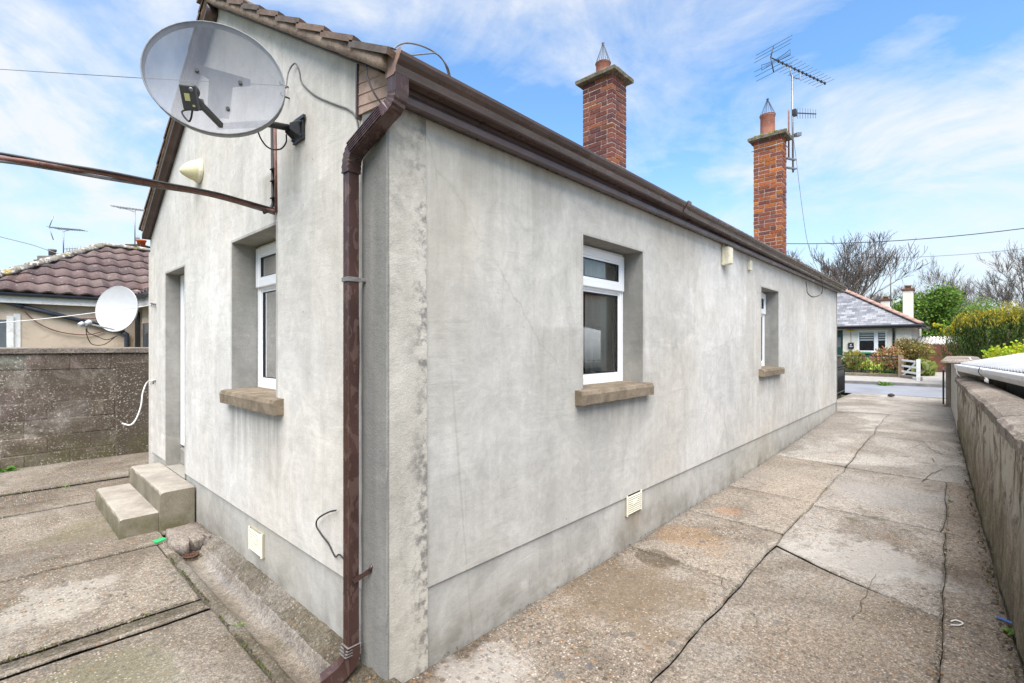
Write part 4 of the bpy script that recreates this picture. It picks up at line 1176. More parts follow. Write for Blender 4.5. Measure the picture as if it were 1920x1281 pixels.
# back bracket, arm to the wall plate
back = C - n * .075
for a, b in ((-.10, .04), (.10, .03), (-.06, -.12), (.06, -.13)):
    q = P(a * 2 / .635, b * 2 / .575); m = MB(); m.tube([q - n * .03, q + n * .006], .007, 8); m.tube([q + n * .004, q + n * .008], .010, 8); m.build('bolt', M['cable'], t)
m = MB()
m.prism([back + sx * a + up * b for a, b in ((-.13, .09), (.14, .08), (.14, .05), (.06, .02), (.06, -.16), (-.04, -.17), (-.05, .03), (-.13, .06))], -n * .022)
m.build('back_bracket', M['lnb'], t, bevel=.004)
elbow = back - n * .05 + up * -.05
wallend = Vector(bk) + Vector((-.055, .0, .0))
lowp = on_d(500, 232, 2.78)
m = MB(); m.tube([elbow, elbow - up * .14 - n * .02, Vector(lowp), wallend], .019, 10); m.build('arm', M['black'], t)
m = MB()
m.box(-.030, -.014, bk.y - .075, bk.y + .065, bk.z - .07, bk.z + .06)
for s in (-.045, .045): m.prism([(-.030, bk.y + s, bk.z - .05), (-.030, bk.y + s, bk.z + .05), (-.085, bk.y + s * .7, bk.z + .018), (-.085, bk.y + s * .7, bk.z - .02)], (0, .006, 0))
m.box(-.036, -.02, bk.y - .095, bk.y + .085, bk.z + .045, bk.z + .066)
for a, b in ((-.06, .03), (.05, .03), (-.06, -.05), (.05, -.05)): m.tube([(-.02, bk.y + a, bk.z + b), (-.042, bk.y + a, bk.z + b)], .009, 6)
m.build('wall_plate', M['black'], t, bevel=.002)
foot = P(-.05, -.93); lnb = on_d(352, 180, 2.13)
foot = Vector(on_d(415, 236, 2.40)); head = Vector(on_d(357, 176, 2.16))
m = MB(); m.bar(foot, head.lerp(foot, .04), .020, .026); m.build('feed_arm', M['black'], t, bevel=.003)
fd = (C + up * -.02 - head).normalized()      # the feed looks back at the reflector
m = MB()
up2 = Vector((0, 0, 1)); sx2 = fd.cross(up2).normalized(); up3 = sx2.cross(fd)
hc = head - fd * .018 - up3 * .012
m.obox(hc, fd * .018, sx2 * .030, up3 * .052)
m.lathe([(.018, 0), (.020, .012), (.030, .022), (.031, .04), (.024, .046), (.001, .047)], hc + fd * .016 + up3 * .018, fd, 20)
feed = m.build('feed_horn', M['lnb'], t, bevel=.006)
m = MB(); m.obox(hc - fd * .0185 - sx2 * .004 + up3 * .003, fd * .001, sx2 * .010, up3 * .015); m.obox(hc - fd * .0185 + sx2 * .016 - up3 * .03, fd * .001, sx2 * .005, up3 * .004)
m.build('sticker', M['label'], feed)
m = MB(); m.lathe([(.001, .0015), (.009, .001), (.009, 0)], hc - fd * .018 + up3 * .036 + sx2 * .016, -fd, 14); m.build('dial', M['galv'], feed)
m = MB()
m.tube(spline([hc - up3 * .055, hc - up3 * .085 + sx2 * -.01, hc - up3 * .105 - sx2 * .03 + fd * .02, hc - up3 * .07 - sx2 * .055 + fd * .05, foot.lerp(head, .62) - up3 * .012]), .0042, 6)
m.build('feed_cable', M['cable'], t)

# ---- cables and fittings on the gable
def cable(name, pts, r, mat, label, n=10, smooth=True):
    m = MB(); m.tube(spline(pts, n) if smooth else pts, r, 7)
    return tag(m.build(name, M[mat]), label, 'cable')
W0 = -.020
gw = lambda x, y, o=0: on_X(x, y, W0 - o)
cable('coaxial_cable', [on_d(536, 165, 2.78), gw(541, 135, .03), gw(553, 119, .01), gw(561, 135), gw(566, 155), gw(590, 178), gw(622, 193), gw(655, 206), gw(668, 222), gw(673, 255)], .0045, 'greycable', 'thin grey cable clipped to the gable, running right from the mesh dish towards the eave')
cable('coaxial_cable', [gw(480, 236, .22), gw(490, 262, .18), gw(505, 278, .12), gw(525, 280, .08), gw(536, 268, .06), gw(537, 252, .06)], .0045, 'cable', 'black cable hanging in a loop below the mesh dish bracket')
cn = thing('wall_conduit', 'black and brown pipes running straight up the gable behind the mesh dish', 'conduit')
a0, a1 = gw(510, 232), gw(512, 382)
m = MB(); m.tube([a0, a1, gw(507, 394, .02), gw(495, 399, .07)], .010, 8); m.build('black_conduit', M['cable'], cn)
b0, b1 = gw(516, 232), gw(518, 398)
m = MB(); m.tube([b0, b1], .009, 8); m.build('brown_conduit', M['redcable'], cn)
for yy_ in (318, 340, 372):
    p = gw(514, yy_); m = MB(); m.bar(p + Vector((-.008, .022, 0)), p + Vector((-.008, -.026, 0)), .022, .006); m.build('clip', M['cable'], cn)
# heavy cables that leave the wall and cross the yard
e0 = gw(517, 397)
def onward(pts, L=7):      # the line carries on to a post beyond the yard
    pts = [Vector(p) for p in pts]; return pts + [pts[-1] + (pts[-1] - pts[-2]).normalized() * L]
def heavy(pts, r, mat, label):
    m = MB(); m.tube(onward(spline(pts, 12)), r, 9); return tag(m.build('overhead_cable', M[mat]), label, 'cable')
heavy([e0, on_d(470, 384, 3.02), on_d(400, 364, 2.88), on_d(300, 346, 2.72), on_d(170, 321, 2.55), on_d(0, 297, 2.38), on_d(-160, 282, 2.25)], .0135, 'redcable', 'thick brown cable, heaviest of the bundle crossing the yard to the gable')
heavy([e0 + Vector((0, 0, .012)), on_d(470, 380, 3.0), on_d(400, 361, 2.85), on_d(300, 342, 2.70), on_d(200, 322, 2.57), on_d(100, 306, 2.47), on_d(0, 288, 2.38), on_d(-160, 265, 2.25)], .0075, 'cable', 'thin dark cable lying uppermost in the bundle crossing the yard')
heavy([e0 + Vector((0, .01, -.012)), on_d(400, 368, 2.9), on_d(300, 351, 2.74), on_d(190, 333, 2.58), on_d(100, 317, 2.49), on_d(0, 302, 2.38), on_d(-160, 288, 2.25)], .009, 'greycable', 'grey-brown cable sagging lowest in the bundle crossing the yard')
# line wire seen through the dish
m = MB(); m.tube(onward([gw(535, 161, .02), on_d(274, 147, 3.5), on_d(0, 130, 4.4), on_d(-200, 110, 5.2)], 12), .0028, 5)
tag(m.build('line_wire', M['greycable']), 'thin grey wire passing behind the mesh dish to a hook on the gable', 'wire')
hk = thing('wall_hook', 'two small iron hooks in the gable right beside the mesh dish', 'hook')
m = MB()
for (x, y) in ((539, 163), (541, 184)):
    p = gw(x, y); m = MB(); m.tube([p + Vector((.01, 0, 0)), p + Vector((-.045, .0, 0)), p + Vector((-.045, .0, .016))], .005, 6); m.build('hook', M['cable'], hk)

# alarm sounder: round back plate, split cone
al = thing('alarm_sounder', 'cream cone-shaped alarm sounder on the gable', 'alarm')
p = on_X(376, 322, -.014)
m = MB(); m.lathe([(.10, 0), (.104, .012), (.098, .03), (.085, .04)], p, (-1, 0, 0), 28, True); m.build('back_plate', M['cream'], al)
m = MB(); m.lathe([(.090, .030), (.086, .055), (.068, .092), (.044, .128), (.020, .152), (.001, .160)], p + Vector((0, 0, .004)), (-1, 0, -.22), 26); al_c = m.build('cone', simple('cone_plastic', (.62, .57, .36), .4, .1, 8, .4), al)
# little tube clamp on lean: black cable tail by the downpipe
cable('cable_tail', [gw(630, 957, .01), gw(615, 961, .02), gw(597, 972, .02), gw(593, 985, .015), gw(601, 1000, .01), gw(616, 1020), gw(626, 1040), gw(630, 1044, .006), gw(636, 1040, .01), gw(645, 1048)], .0045, 'cable', 'short black cable tail curling out of the gable low down, left of the downpipe')
cable('pipe_cable', [Vector((PXc + .045, PYc + .02, z)) + Vector((.012 * math.sin(z * 5), .008 * math.cos(z * 4), 0)) for z in lin(2.40, .62, 9)], .004, 'cable', 'thin black wire hanging down behind the brown downpipe')
cable('pale_cord', [Vector((PXc + .038, PYc + .005, z)) + Vector((.006 * math.sin(z * 3), .006 * math.cos(z * 5), 0)) for z in lin(2.36, .20, 9)], .0045, 'cream_', 'pale cord running down close behind the brown downpipe') if False else None
# white washing line and loose white cable at the far corner of the gable
gh = on_X(289, 571, -.03)
m = MB(); m.tube(onward(spline([gh, on_d(248, 578, 6.3), on_d(190, 585, 6.6), on_d(100, 596, 6.9), on_d(0, 605, 7.2), on_d(-150, 612, 7.6)]), 4), .0055, 6)
tag(m.build('washing_line', M['whitecable']), 'white washing line tied to a hook at the far corner of the gable', 'washing line')
m = MB(); m.tube([gh + Vector((.03, 0, 0)), gh, gh + Vector((-.025, .0, .01)), gh + Vector((-.03, -.05, .0))], .011, 7)
tag(m.build('line_hook', M['galv']), 'rusty iron hook holding the white washing line', 'hook')
ch = on_X(291, 714, -.02)
m = MB(); m.tube(spline([ch, on_X(277, 716, -.05), on_X(268, 735, -.09), on_X(264, 762, -.11), on_X(255, 786, -.15), on_X(244, 797, -.2), on_X(229, 794, -.26)]), .0075, 7)
tag(m.build('loose_cable', M['whitecable']), 'loose white cable drooping beside the block wall at the gable corner', 'cable')
m = MB(); m.tube([ch + Vector((.02, 0, .0)), ch + Vector((-.02, 0, .0)), ch + Vector((-.02, -.01, -.035))], .006, 6)
tag(m.build('cable_hook', M['cable']), 'small black hook where the loose white cable is fixed', 'hook')

# loops over the gutter end
sw_ = lambda x, y, Y: on_Y(x, y, Y)
cable('aerial_cable', [on_d(722, 205, 2.2), on_d(700, 172, 2.2), on_d(688, 140, 2.22), on_d(690, 112, 2.22), on_d(708, 92, 2.2), on_d(730, 89, 2.18), on_d(755, 101, 2.2), on_d(790, 128, 2.35)], .0042, 'cable', 'black cable looping out over the boarded end of the eave')
cable('aerial_cable', [on_d(739, 102, 2.2), on_d(740, 90, 2.2), on_d(760, 81, 2.25), on_d(790, 86, 2.35), on_d(820, 102, 2.5), on_d(838, 124, 2.65), on_d(844, 142, 2.7)], .0042, 'greycable', 'grey cable arching highest above the near end of the gutter')
cable('aerial_cable', [on_d(770, 104, 2.25), on_d(800, 101, 2.35), on_d(818, 101, 2.4), on_d(833, 117, 2.5), on_d(841, 140, 2.6)], .0038, 'greycable', 'short grey cable lying below the arching one at the near end of the gutter')
lw = lambda x, y, o=0: on_Y(x, y, -.018 - o)
cable('aerial_cable', [lw(1511, 528), lw(1513, 540), lw(1514, 549), lw(1522, 556), lw(1530, 556), lw(1540, 551), lw(1542, 540, .05), lw(1540, 520, .16)], .0055, 'cable', 'black cable drooping in a loop under the far end of the gutter')

# bulkhead lamp and small box under the eave
lp = thing('bulkhead_light', 'cream oblong bulkhead wall light under the eave between the two side windows', 'wall light')
p = on_Y(1356, 476, -.016)
m = MB(); m.box(p.x - .062, p.x + .062, -.046, -.014, p.z - .135, p.z + .075); m.build('base', M['cream'], lp, bevel=.008)
m = MB(); m.loft([[(p.x - a, y, p.z - b - .03), (p.x + a, y, p.z - b - .03), (p.x + a, y, p.z + b - .03), (p.x - a, y, p.z + b - .03)] for a, b, y in ((.055, .098, -.046), (.052, .094, -.09), (.042, .085, -.108))])
for k in range(7): m.box(p.x - .053, p.x + .053, -.094, -.05, p.z - .115 + k * .026, p.z - .109 + k * .026)
m.build('cover', M['cream'], lp, bevel=.010)
m = MB(); m.tube([(p.x - .05, -.03, p.z + .06), (p.x - .058, -.045, p.z + .10), (p.x - .065, -.055, p.z + .13)], .010, 8); m.build('conduit', M['boards'], lp)
p = on_Y(1404, 498, -.016)
m = MB(); m.box(p.x - .045, p.x + .045, -.045, -.013, p.z - .06, p.z + .06)
for k in range(3): m.box(p.x - .028, p.x + .028, -.048, -.045, p.z - .025 + k * .025, p.z - .018 + k * .025)
tag(m.build('junction_box', M['cream'], bevel=.006), 'small cream box on the side wall right of the bulkhead light', 'junction box')

# ---- television aerials
def yagi(m, a, b, ev, n, L0, L1, r=.004, skip=.12):
    a, b, ev = Vector(a), Vector(b), Vector(ev).normalized()
    m.bar(a, b, .018, .018)
    for k in range(n):
        t = lerp(skip, .985, k / (n - 1)); p = a.lerp(b, t); L = lerp(L0, L1, t)
        m.tube([p - ev * L, p + ev * L], r, 5)
ae = thing('tv_aerial', 'tall pole with two rake-shaped aerials fixed to the orange brick chimney', 'aerial')
pole = Vector(on_X(1487, 300, 10.08)); zl, zh = on_X(1484, 324, 10.08).z, on_X(1490, 140, 10.08).z
m = MB(); m.tube([(pole.x, pole.y, zl), (pole.x, pole.y + .015, zh)], .019, 8); m.build('mast', M['galv'], ae)
pt = Vector((pole.x, pole.y + .015, zh))
zb_ = 7.36
a = on_Z(1445, 108, zb_); b = on_Z(1548, 157, zb_); d = (b - a).normalized(); ev = Vector((-d.y, d.x, 0))
m = MB(); yagi(m, a, b, ev, 13, .26, .19)
for t_ in lin(.13, .985, 12):
    p = Vector(a).lerp(Vector(b), t_); m.bar(p - d * .008 + Vector((0, 0, .03)), p + d * .008 - Vector((0, 0, .03)), .03, .02)
m.build('boom', M['darkgutter'], ae)
m = MB(); a = Vector(a)
for s in (1, -1):
    e = a + Vector((0, 0, .27 * s)) - d * -.10
    m.tube([a, e], .011, 6)
    for t_ in (.35, .68, 1): p = a.lerp(e, t_); m.tube([p - ev * .38, p + ev * .38], .0045, 5)
m.build('reflector', M['darkgutter'], ae)
m = MB(); q = a + d * .16
for s in (1, -1): m.tube([q, q + ev * .2 * s + Vector((0, 0, .02)), q + ev * .3 * s + Vector((0, 0, .05)), q + ev * .3 * s - Vector((0, 0, .06)), q + ev * .06 * s - Vector((0, 0, .05))], .006, 5)
m.build('dipole', M['darkgutter'], ae)
m = MB(); mid = a.lerp(Vector(b), .42)
m.tube([mid - d * .17, mid - d * .17 - Vector((0, 0, .16)), pt + Vector((0, 0, -.04)), mid + d * .18 - Vector((0, 0, .16)), mid + d * .18], .010, 6); m.build('cradle', M['galv'], ae)
p0 = Vector((pole.x, pole.y, on_X(1490, 211, 10.08).z)); d2 = (on_d(1554, 215, 10.6) - p0).normalized()
m = MB(); yagi(m, p0 - d2 * .02, p0 + d2 * .78, (0, 0, 1), 8, .12, .095, .004, .2); m.box(p0.x - .04, p0.x + .10, p0.y - .06, p0.y + .01, p0.z - .05, p0.z + .06); m.build('boom', M['darkgutter'], ae)
p1 = Vector((pole.x, pole.y, on_X(1490, 252, 10.08).z)); m = MB(); m.obox(p1 + Vector((.06, -.07, 0)), (.05, -.03, .01), (.02, .04, 0), (0, 0, .04)); m.build('amplifier', M['galv'], ae, bevel=.006)
for yy_ in (303, 320):
    z = on_X(1480, yy_, 10.08).z; m = MB(); m.bar((9.80, .70, z), (pole.x + .05, pole.y - .02, z + .02), .02, .035); m.bar((9.84, .655, z), (pole.x + .05, pole.y - .05, z + .02), .02, .03); m.build('bracket', M['galv'], ae)
m = MB(); zt_ = on_X(1479, 207, 10.0).z; xx = on_X(1479, 300, 10.0); m.tube([(10.0, xx.y, zt_ - 1.0), (10.0, xx.y, zt_)], .017, 7); m.build('stub_mast', M['redcable'], ae)
z = C2[1] - .17; m = MB()
m.tube([(9.47, .64, z), (9.47, 1.23, z - .03)], .008, 5); m.tube([(9.47, .64, z), (9.90, .64, z + .01)], .008, 5); m.build('lashing_wire', M['galv'], ae)
m = MB(); m.tube(spline([p1, on_d(1493, 300, 10.05), on_d(1499, 350, 10.05), on_d(1506, 405, 10.02), on_d(1513, 449, 10.0), on_d(1522, 480, 9.98), on_d(1536, 512, 9.95)]), .005, 5)
tag(m.build('drop_cable', M['greycable']), 'thin cable sagging from the aerial pole down to the far eave', 'cable')

# ================================================================== YARD: block wall and the house behind it
bw = thing('block_wall', 'dark weathered concrete block wall behind the yard', 'wall')
rb = random.Random(8)
m = MB(); PALK = [(.205, .175, .14), (.215, .185, .15), (.19, .162, .13), (.185, .157, .125), (.225, .193, .158)]
WY = 7.05; top = 1.50
for c in range(7):
    z0 = c * .222 - .06; x = -3.6 + (.22 if c % 2 else 0)
    while x < 3.0:
        m.col = tuple(k * rb.uniform(.92, 1.08) for k in rb.choice(PALK)); j = lambda: rb.uniform(-.004, .004)
        o = rb.uniform(-.006, .006)
        if not (x + .44 > -.02 and x < 1.0 and c < 6):
            m.box(x + .006, x + .436, WY + o, WY + .21, z0 + .005 + j(), min(top, z0 + .217 + j()))
        else:
            m.box(x + .006, min(x + .436, -.03) if x < -.03 else x + .436, WY + o + (0 if x < -.03 else .02), WY + .21, z0 + .005, min(top, z0 + .217))
        x += .442
m.build('blocks', M['block'], bw, bevel=.008)
m = MB(); m.col = (.27, .24, .205)
m.box(-3.6, 3.0, WY + .004, WY + .20, -.1, top - .002); m.build('mortar', M['block'], bw)
m = MB(); m.col = (.105, .088, .07)
m.box(-.02, 1.0, WY - .035, WY + .0, -.06, 1.36); m.build('patched_panel', M['block'], bw, bevel=.015)
m = MB(); L = []
for i in range(80):
    x = -3.6 + i * .084; j = lambda k: mnoise.noise((x * 5, k, 3)) * .006 + mnoise.noise((x * 23, k, 1)) * .004
    L.append([(x, WY - .03 + j(1), top - .004 + j(2)), (x, WY - .032 + j(3), top + .06 + j(4)), (x, WY + .24, top + .075 + j(5)), (x, WY + .24, top - .004)])
m.loft(L); m.build('coping', M['coping'], bw)

# neighbouring house with the purple tiles
nb = thing('tiled_house', 'beige house with a hipped purple tiled roof behind the block wall', 'house')
NE, NZ, NX0 = 12.0, 2.70, -1.62; AP = Vector((.71, 14.2, 4.13))
m = MB(); m.box(-1.35, 9, 12.22, 16.1, 0, 2.56); m.build('wall', M['beigewall'], nb)
PALN = [(.115, .08, .078), (.135, .095, .092), (.10, .072, .072), (.145, .108, .10), (.125, .082, .075)]
ns = (AP.z - NZ) / (AP.y - NE); nsl = math.hypot(AP.y - NE, AP.z - NZ)
m = MB(); tile_field(m, (NX0, NE - .06, NZ - .03), (1, 0, 0), (0, AP.y - NE, AP.z - NZ), (0, -ns, 1), 9.5, nsl + .05, .385, .30, .045, .03, PALN, random.Random(4), per=10, ts=.3)
nr = m.build('roof', M['ntile'], nb, recalc=False)
bm = bmesh.new(); bm.from_mesh(nr.data)
hd = Vector((AP.x - NX0, AP.y - NE, 0)); hn = Vector((-hd.y, hd.x, 0))
bmesh.ops.bisect_plane(bm, geom=bm.verts[:] + bm.edges[:] + bm.faces[:], plane_co=(NX0, NE, 0), plane_no=hn, clear_outer=True)
vn = Vector((1, 1, 0)).normalized()
bmesh.ops.bisect_plane(bm, geom=bm.verts[:] + bm.edges[:] + bm.faces[:], plane_co=(.98, NE, 0), plane_no=Vector((1, -1, 0)), clear_outer=True)
bm.to_mesh(nr.data); bm.free()
m = MB(); m.col = PALN[0]
m.poly([(NX0, NE, NZ - .02), (AP.x, AP.y, AP.z - .02), (NX0, 2 * AP.y - NE, NZ - .02)])
m.poly([(NX0, 2 * AP.y - NE, NZ - .02), (AP.x, AP.y, AP.z - .02), (10, AP.y, AP.z - .02), (10, 2 * AP.y - NE, NZ - .02)]); m.build('back_roof', M['ntile'], nb, recalc=False)
def capline(a, b, name, parent, mat, r=.12, L=.36):
    a, b = Vector(a), Vector(b); n = int(math.ceil((b - a).length / L - .1)); m = MB(); m.smooth = True; d = (b - a).normalized()
    sx_ = d.cross(Vector((0, 0, 1))).normalized(); u = sx_.cross(d)
    for k in range(n):
        p = a + d * (k * L); q = a + d * (k * L + L + .02)
        A_ = [p + sx_ * r * math.cos(t) + u * (r * .8 * math.sin(t) + .018) for t in lin(0, math.pi, 8)]; B_ = [q + sx_ * r * .93 * math.cos(t) + u * (r * .74 * math.sin(t)) for t in lin(0, math.pi, 8)]
        m.loft([A_, B_])
    return m.build(name, mat, parent)
capline((NX0, NE - .03, NZ + .01), AP + Vector((0, 0, .01)), 'hip_tiles', nr, M['hip'])
capline(AP + Vector((0, 0, .01)), (8, AP.y, AP.z + .01), 'ridge_tiles', nr, M['hip'])
m = MB(); m.box(NX0, .9, NE + .05, NE + .075, 2.46, 2.64); m.build('fascia', M['whitepaint'], nb)
m = MB()
gsec = [(NE + .048 - .055 + .055 * math.cos(t), 2.655 + .06 * math.sin(t)) for t in lin(math.pi, 2 * math.pi, 8)] + [(NE + .04, 2.66), (NE - .055, 2.66)]
m.loft([[(x, y, z) for y, z in gsec] for x in (NX0 - .05, .9)]); m.build('gutter', M['darkblue'], nb)
# wing that comes towards the yard
m = MB(); m.box(1.12, 5, 9.3, 12.2, 0, 2.5); m.build('wing_wall', M['beigewall'], nb)
m = MB(); tile_field(m, (.86, 12.9, 2.64), (0, -1, 0), (1, 0, .62), (-.62, 0, 1), 3.7, 2.2, .385, .30, .045, .03, PALN, random.Random(2), per=10); wr = m.build('wing_roof', M['ntile'], nb, recalc=False)
m = MB(); m.box(.90, .925, 9.2, 12.05, 2.42, 2.60); m.build('wing_fascia', M['whitepaint'], nb)
m = MB(); m.loft([[(.90 - .055 + .055 * math.cos(t), y, 2.64 + .06 * math.sin(t)) for t in lin(math.pi, 2 * math.pi, 8)] for y in (9.2, 11.93)]); m.build('wing_gutter', M['darkblue'], nb)
a_ = on_X(258, 640, 1.05)
m = MB(); m.tube([(1.05, a_.y, 0), (1.05, a_.y, 2.35), (.9, a_.y, 2.58)], .05, 10); m.build('downpipe', M['darkgutter'], nb)
m = MB(); wy = on_X(272, 610, 1.12).y; m.box(1.09, 1.13, wy - .45, wy + .12, 1.2, 2.1); m.build('window', M['bluewhite'], nb)
# sloping rainwater pipe on the wall
NW = 12.22; q0, q1, q2 = on_Y(-60, 549, NW - .07), on_Y(226, 620, NW - .07), on_Y(238, 628, NW - .07)
m = MB(); m.tube([q0, q1], .045, 10); m.tube([q1, q2, Vector((q2.x, q2.y, q2.z - .12)), Vector((q2.x, q2.y, .3))], .05, 10)
m.tube([on_Y(34, 572, NW - .07), on_Y(44, 575, NW - .07)], .055, 10); m.tube([on_Y(218, 618, NW - .07), on_Y(232, 622, NW - .07)], .058, 10)
m.build('rainwater_pipe', M['darkblue'], nb)
m = MB(); p = on_Y(0, 650, NW); e = on_Y(12, 650, NW); m.box(-1.3, e.x, NW - .04, NW + .0, 1.2, 2.12)
win = m.build('window', M['bluewhite'], nb); m = MB(); m.box(e.x, e.x + .10, NW - .06, NW, 1.1, 2.2); m.box(e.x + .10, e.x + .2, NW - .02, NW, 1.0, 2.25); m.build('frame', M['whitepaint'], win)
def wcable(x0, pts, lab):
    m = MB(); m.tube(spline([on_Y(x, y, NW - .05) for x, y in pts]), .012, 5); return tag(m.build('wall_cable', M['redcable']), lab, 'cable')
wcable(0, [(44, 582), (70, 605), (110, 622), (160, 628), (195, 621)], 'long dark cable sagging across the beige wall below the sloping pipe')
wcable(0, [(120, 597), (160, 598), (190, 597)], 'short straight dark cable on the beige wall left of the white dish')

# white dish
t, C, n, up, sx, P = dish('satellite_dish', 'round white satellite dish in front of the beige house', on_d(218, 579, 9.6), (-.80, -.60, .10), (.06, 0, 1), .90, .90, .08, M['whitemetal'], M['whitemetal'], .03, 40, 6)
m = MB(); f0, f1 = Vector(on_d(214, 618, 9.5)), Vector(on_d(163, 607, 9.0)); m.bar(f0, f1, .035, .03); m.build('feed_arm', M['whitemetal'], t, bevel=.006)
m = MB(); ff = (C - f1).normalized(); m.lathe([(.035, -.06), (.045, -.02), (.045, .03), (.03, .05), (.001, .05)], f1 + Vector((.02, 0, .02)), ff, 14, True); m.lathe([(.03, -.05), (.04, -.02), (.04, .03), (.001, .045)], f1 + Vector((-.08, .0, -.01)), ff, 14, True); m.build('feed_horn', M['whitemetal'], t)
m = MB(); bkc = C - n * .17; m.tube([bkc + Vector((0, 0, .1)), bkc + Vector((0, 0, -.35))], .03, 8); m.tube([bkc, bkc - n * .2, (bkc.x + .1, NW, bkc.z)], .025, 8); m.obox(C - n * .12, sx * .12, up * .12, n * .02); m.build('mount', M['galv'], t)
m = MB(); m.tube(spline([f1, f1 + Vector((.02, .1, -.15)), on_d(180, 630, 10.5), on_d(200, 637, 10.6), on_d(220, 630, 10.6)]), .009, 5); m.tube(spline([f1, on_d(162, 625, 9.8), on_d(172, 645, 10.3), on_d(195, 646, 10.5), on_d(216, 632, 10.6)]), .009, 5); m.build('feed_cable', M['cable'], t)

# chimneys and aerials standing beyond that roof
bc = thing('rooftop_chimney', 'small grey chimney stack beyond the purple tiled roof', 'chimney')
p = on_d(98, 487, 17); m = MB(); m.obox((p.x, p.y, p.z - .9), RT * .30, F * .25, (0, 0, 1.0)); m.build('stack', M['kerb'], bc, bevel=.02)
m = MB(); m.obox((p.x, p.y, p.z - .1), RT * .36, F * .3, (0, 0, .05)); m.build('cap', M['darkpier'], bc)
m = MB(); m.lathe([(.10, .0), (.10, .35), (.12, .36), (.12, .42)], (p.x, p.y, p.z - .06), n=14, caps=True); m.build('pot', M['kerb'], bc)
def faraerial(px, ytop, ybot, d, x0, y0, x1, y1, lab, low=None, reflect=True):
    t = thing('tv_aerial', lab, 'aerial'); a = on_d(px, ybot, d); b = on_d(px, ytop, d)
    m = MB(); m.tube([a, b], .017, 6); m.build('mast', M['galv'], t)
    m = MB(); p, q = Vector(on_d(x0, y0, d)), Vector(on_d(x1, y1, d * 1.02)); yagi(m, p, q, F, 12, .26, .18, .008)
    m.tube([p.lerp(q, .35), b - Vector((0, 0, .0)) , p.lerp(q, .65)], .015, 5)
    if reflect:
        for s in (1, -1): m.tube([p, p + Vector((0, 0, .42 * s)) + (q - p).normalized() * .12], .014, 5)
    m.build('boom', M['galv'], t)
    if low:
        m = MB(); yagi(m, on_d(*low[:2], d), on_d(*low[2:], d), (0, 0, 1), 6, .12, .1, .008, .2); m.build('boom', M['galv'], t)
    return t
faraerial(119, 434, 480, 17, 92, 427, 157, 432, 'spindly aerial above the hip of the purple roof, left of the other far aerial', (119, 467, 151, 466))
faraerial(253, 398, 462, 17.5, 208, 387, 280, 396, 'spindly aerial beside the cottage roof edge, right of the other far aerial', (253, 446, 262, 447), False)
pc = thing('pot_chimney', 'low chimney with an orange pot just showing beside the cottage roof edge', 'chimney')
p = on_d(262, 461, 17.2); m = MB(); m.obox(p - Vector((0, 0, .6)), RT * .28, F * .3, (0, 0, .6)); m.build('stack', M['darkpier'], pc)
m = MB(); m.lathe([(.10, -.02), (.13, .16), (.15, .17), (.15, .22)], on_d(265, 462, 17.0), n=14, caps=True); m.build('pot', M['orange'], pc)
for (pts, lab) in (([(-60, 430), (0, 444), (60, 459), (118, 479)], 'faint wire descending from the left edge to the small far chimney'),):
    m = MB(); m.tube([on_d(x, y, 16.8) for x, y in pts], .012, 4); tag(m.build('line_wire', M['greycable']), lab, 'wire')

# ================================================================== DRIVE SIDE
sw = thing('boundary_wall', 'streaky mossy boundary wall along the right of the drive', 'wall')
def walltop(X):
    base = lerp(1.20, 1.055, min(1, max(0, (X - 1) / 9)))
    return base
m = MB(); m.smooth = True
xs_ = lin(-2.2, 10.15, 130); zs_ = lin(0, 1, 14); gr = []
for X in xs_:
    row = []
    for k in zs_:
        z = lerp(gz(X) - .08, walltop(X) - .085, k)
        bul = mnoise.noise((X * 1.6, z * 2, 1)) * .018 + mnoise.noise((X * 6, z * 6, 4)) * .012 + mnoise.noise((X * 14, z * 14, 4)) * .006
        if k > .62: bul -= .014 * max(0, min(1, (mnoise.noise((X * 1.3, 3, 8)) + .15) * 4))    # render has fallen off
        row.append(m.vert((X, wallY(X) + bul, z)))
    gr.append(row)
for a, b in zip(gr, gr[1:]):
    for k in range(14): m.face((a[k], b[k], b[k + 1], a[k + 1]))
m.smooth = False
m.poly([(-2.2, wallY(-2.2) - .21, -.1), (10.15, wallY(10.15) - .21, -.1), (10.15, wallY(10.15) - .21, .98), (-2.2, wallY(-2.2) - .21, 1.1)])
m.build('rendered_face', M['sidewall'], sw, recalc=False)
X = -2.2; k = 0; rc = random.Random(12)
m = MB()
while X < 10.1:
    L_ = min(rc.uniform(.75, 1.0), 10.15 - X); dz = rc.uniform(-.006, .006); dy = rc.uniform(-.008, .008); L = []
    for t_ in lin(0, 1, 10):
        x = X + .008 + (L_ - .012) * t_; y0 = wallY(x) + .040 + dy; y1 = wallY(x) - .26 + dy; z = walltop(x) + dz
        j = lambda k: mnoise.noise((x * 6, k, 3)) * .008 + mnoise.noise((x * 22, k, 1)) * .005
        L.append([(x, y0 + j(1), z - .085 + j(6)), (x, y0 + .004 + j(2), z - .02 + j(3)), (x, y0 - .02, z + j(4)), (x, (y0 + y1) / 2, z + .022 + j(5)), (x, y1 + .02, z), (x, y1, z - .085)])
    m.loft(L); X += L_
m.build('coping', M['coping'], sw)
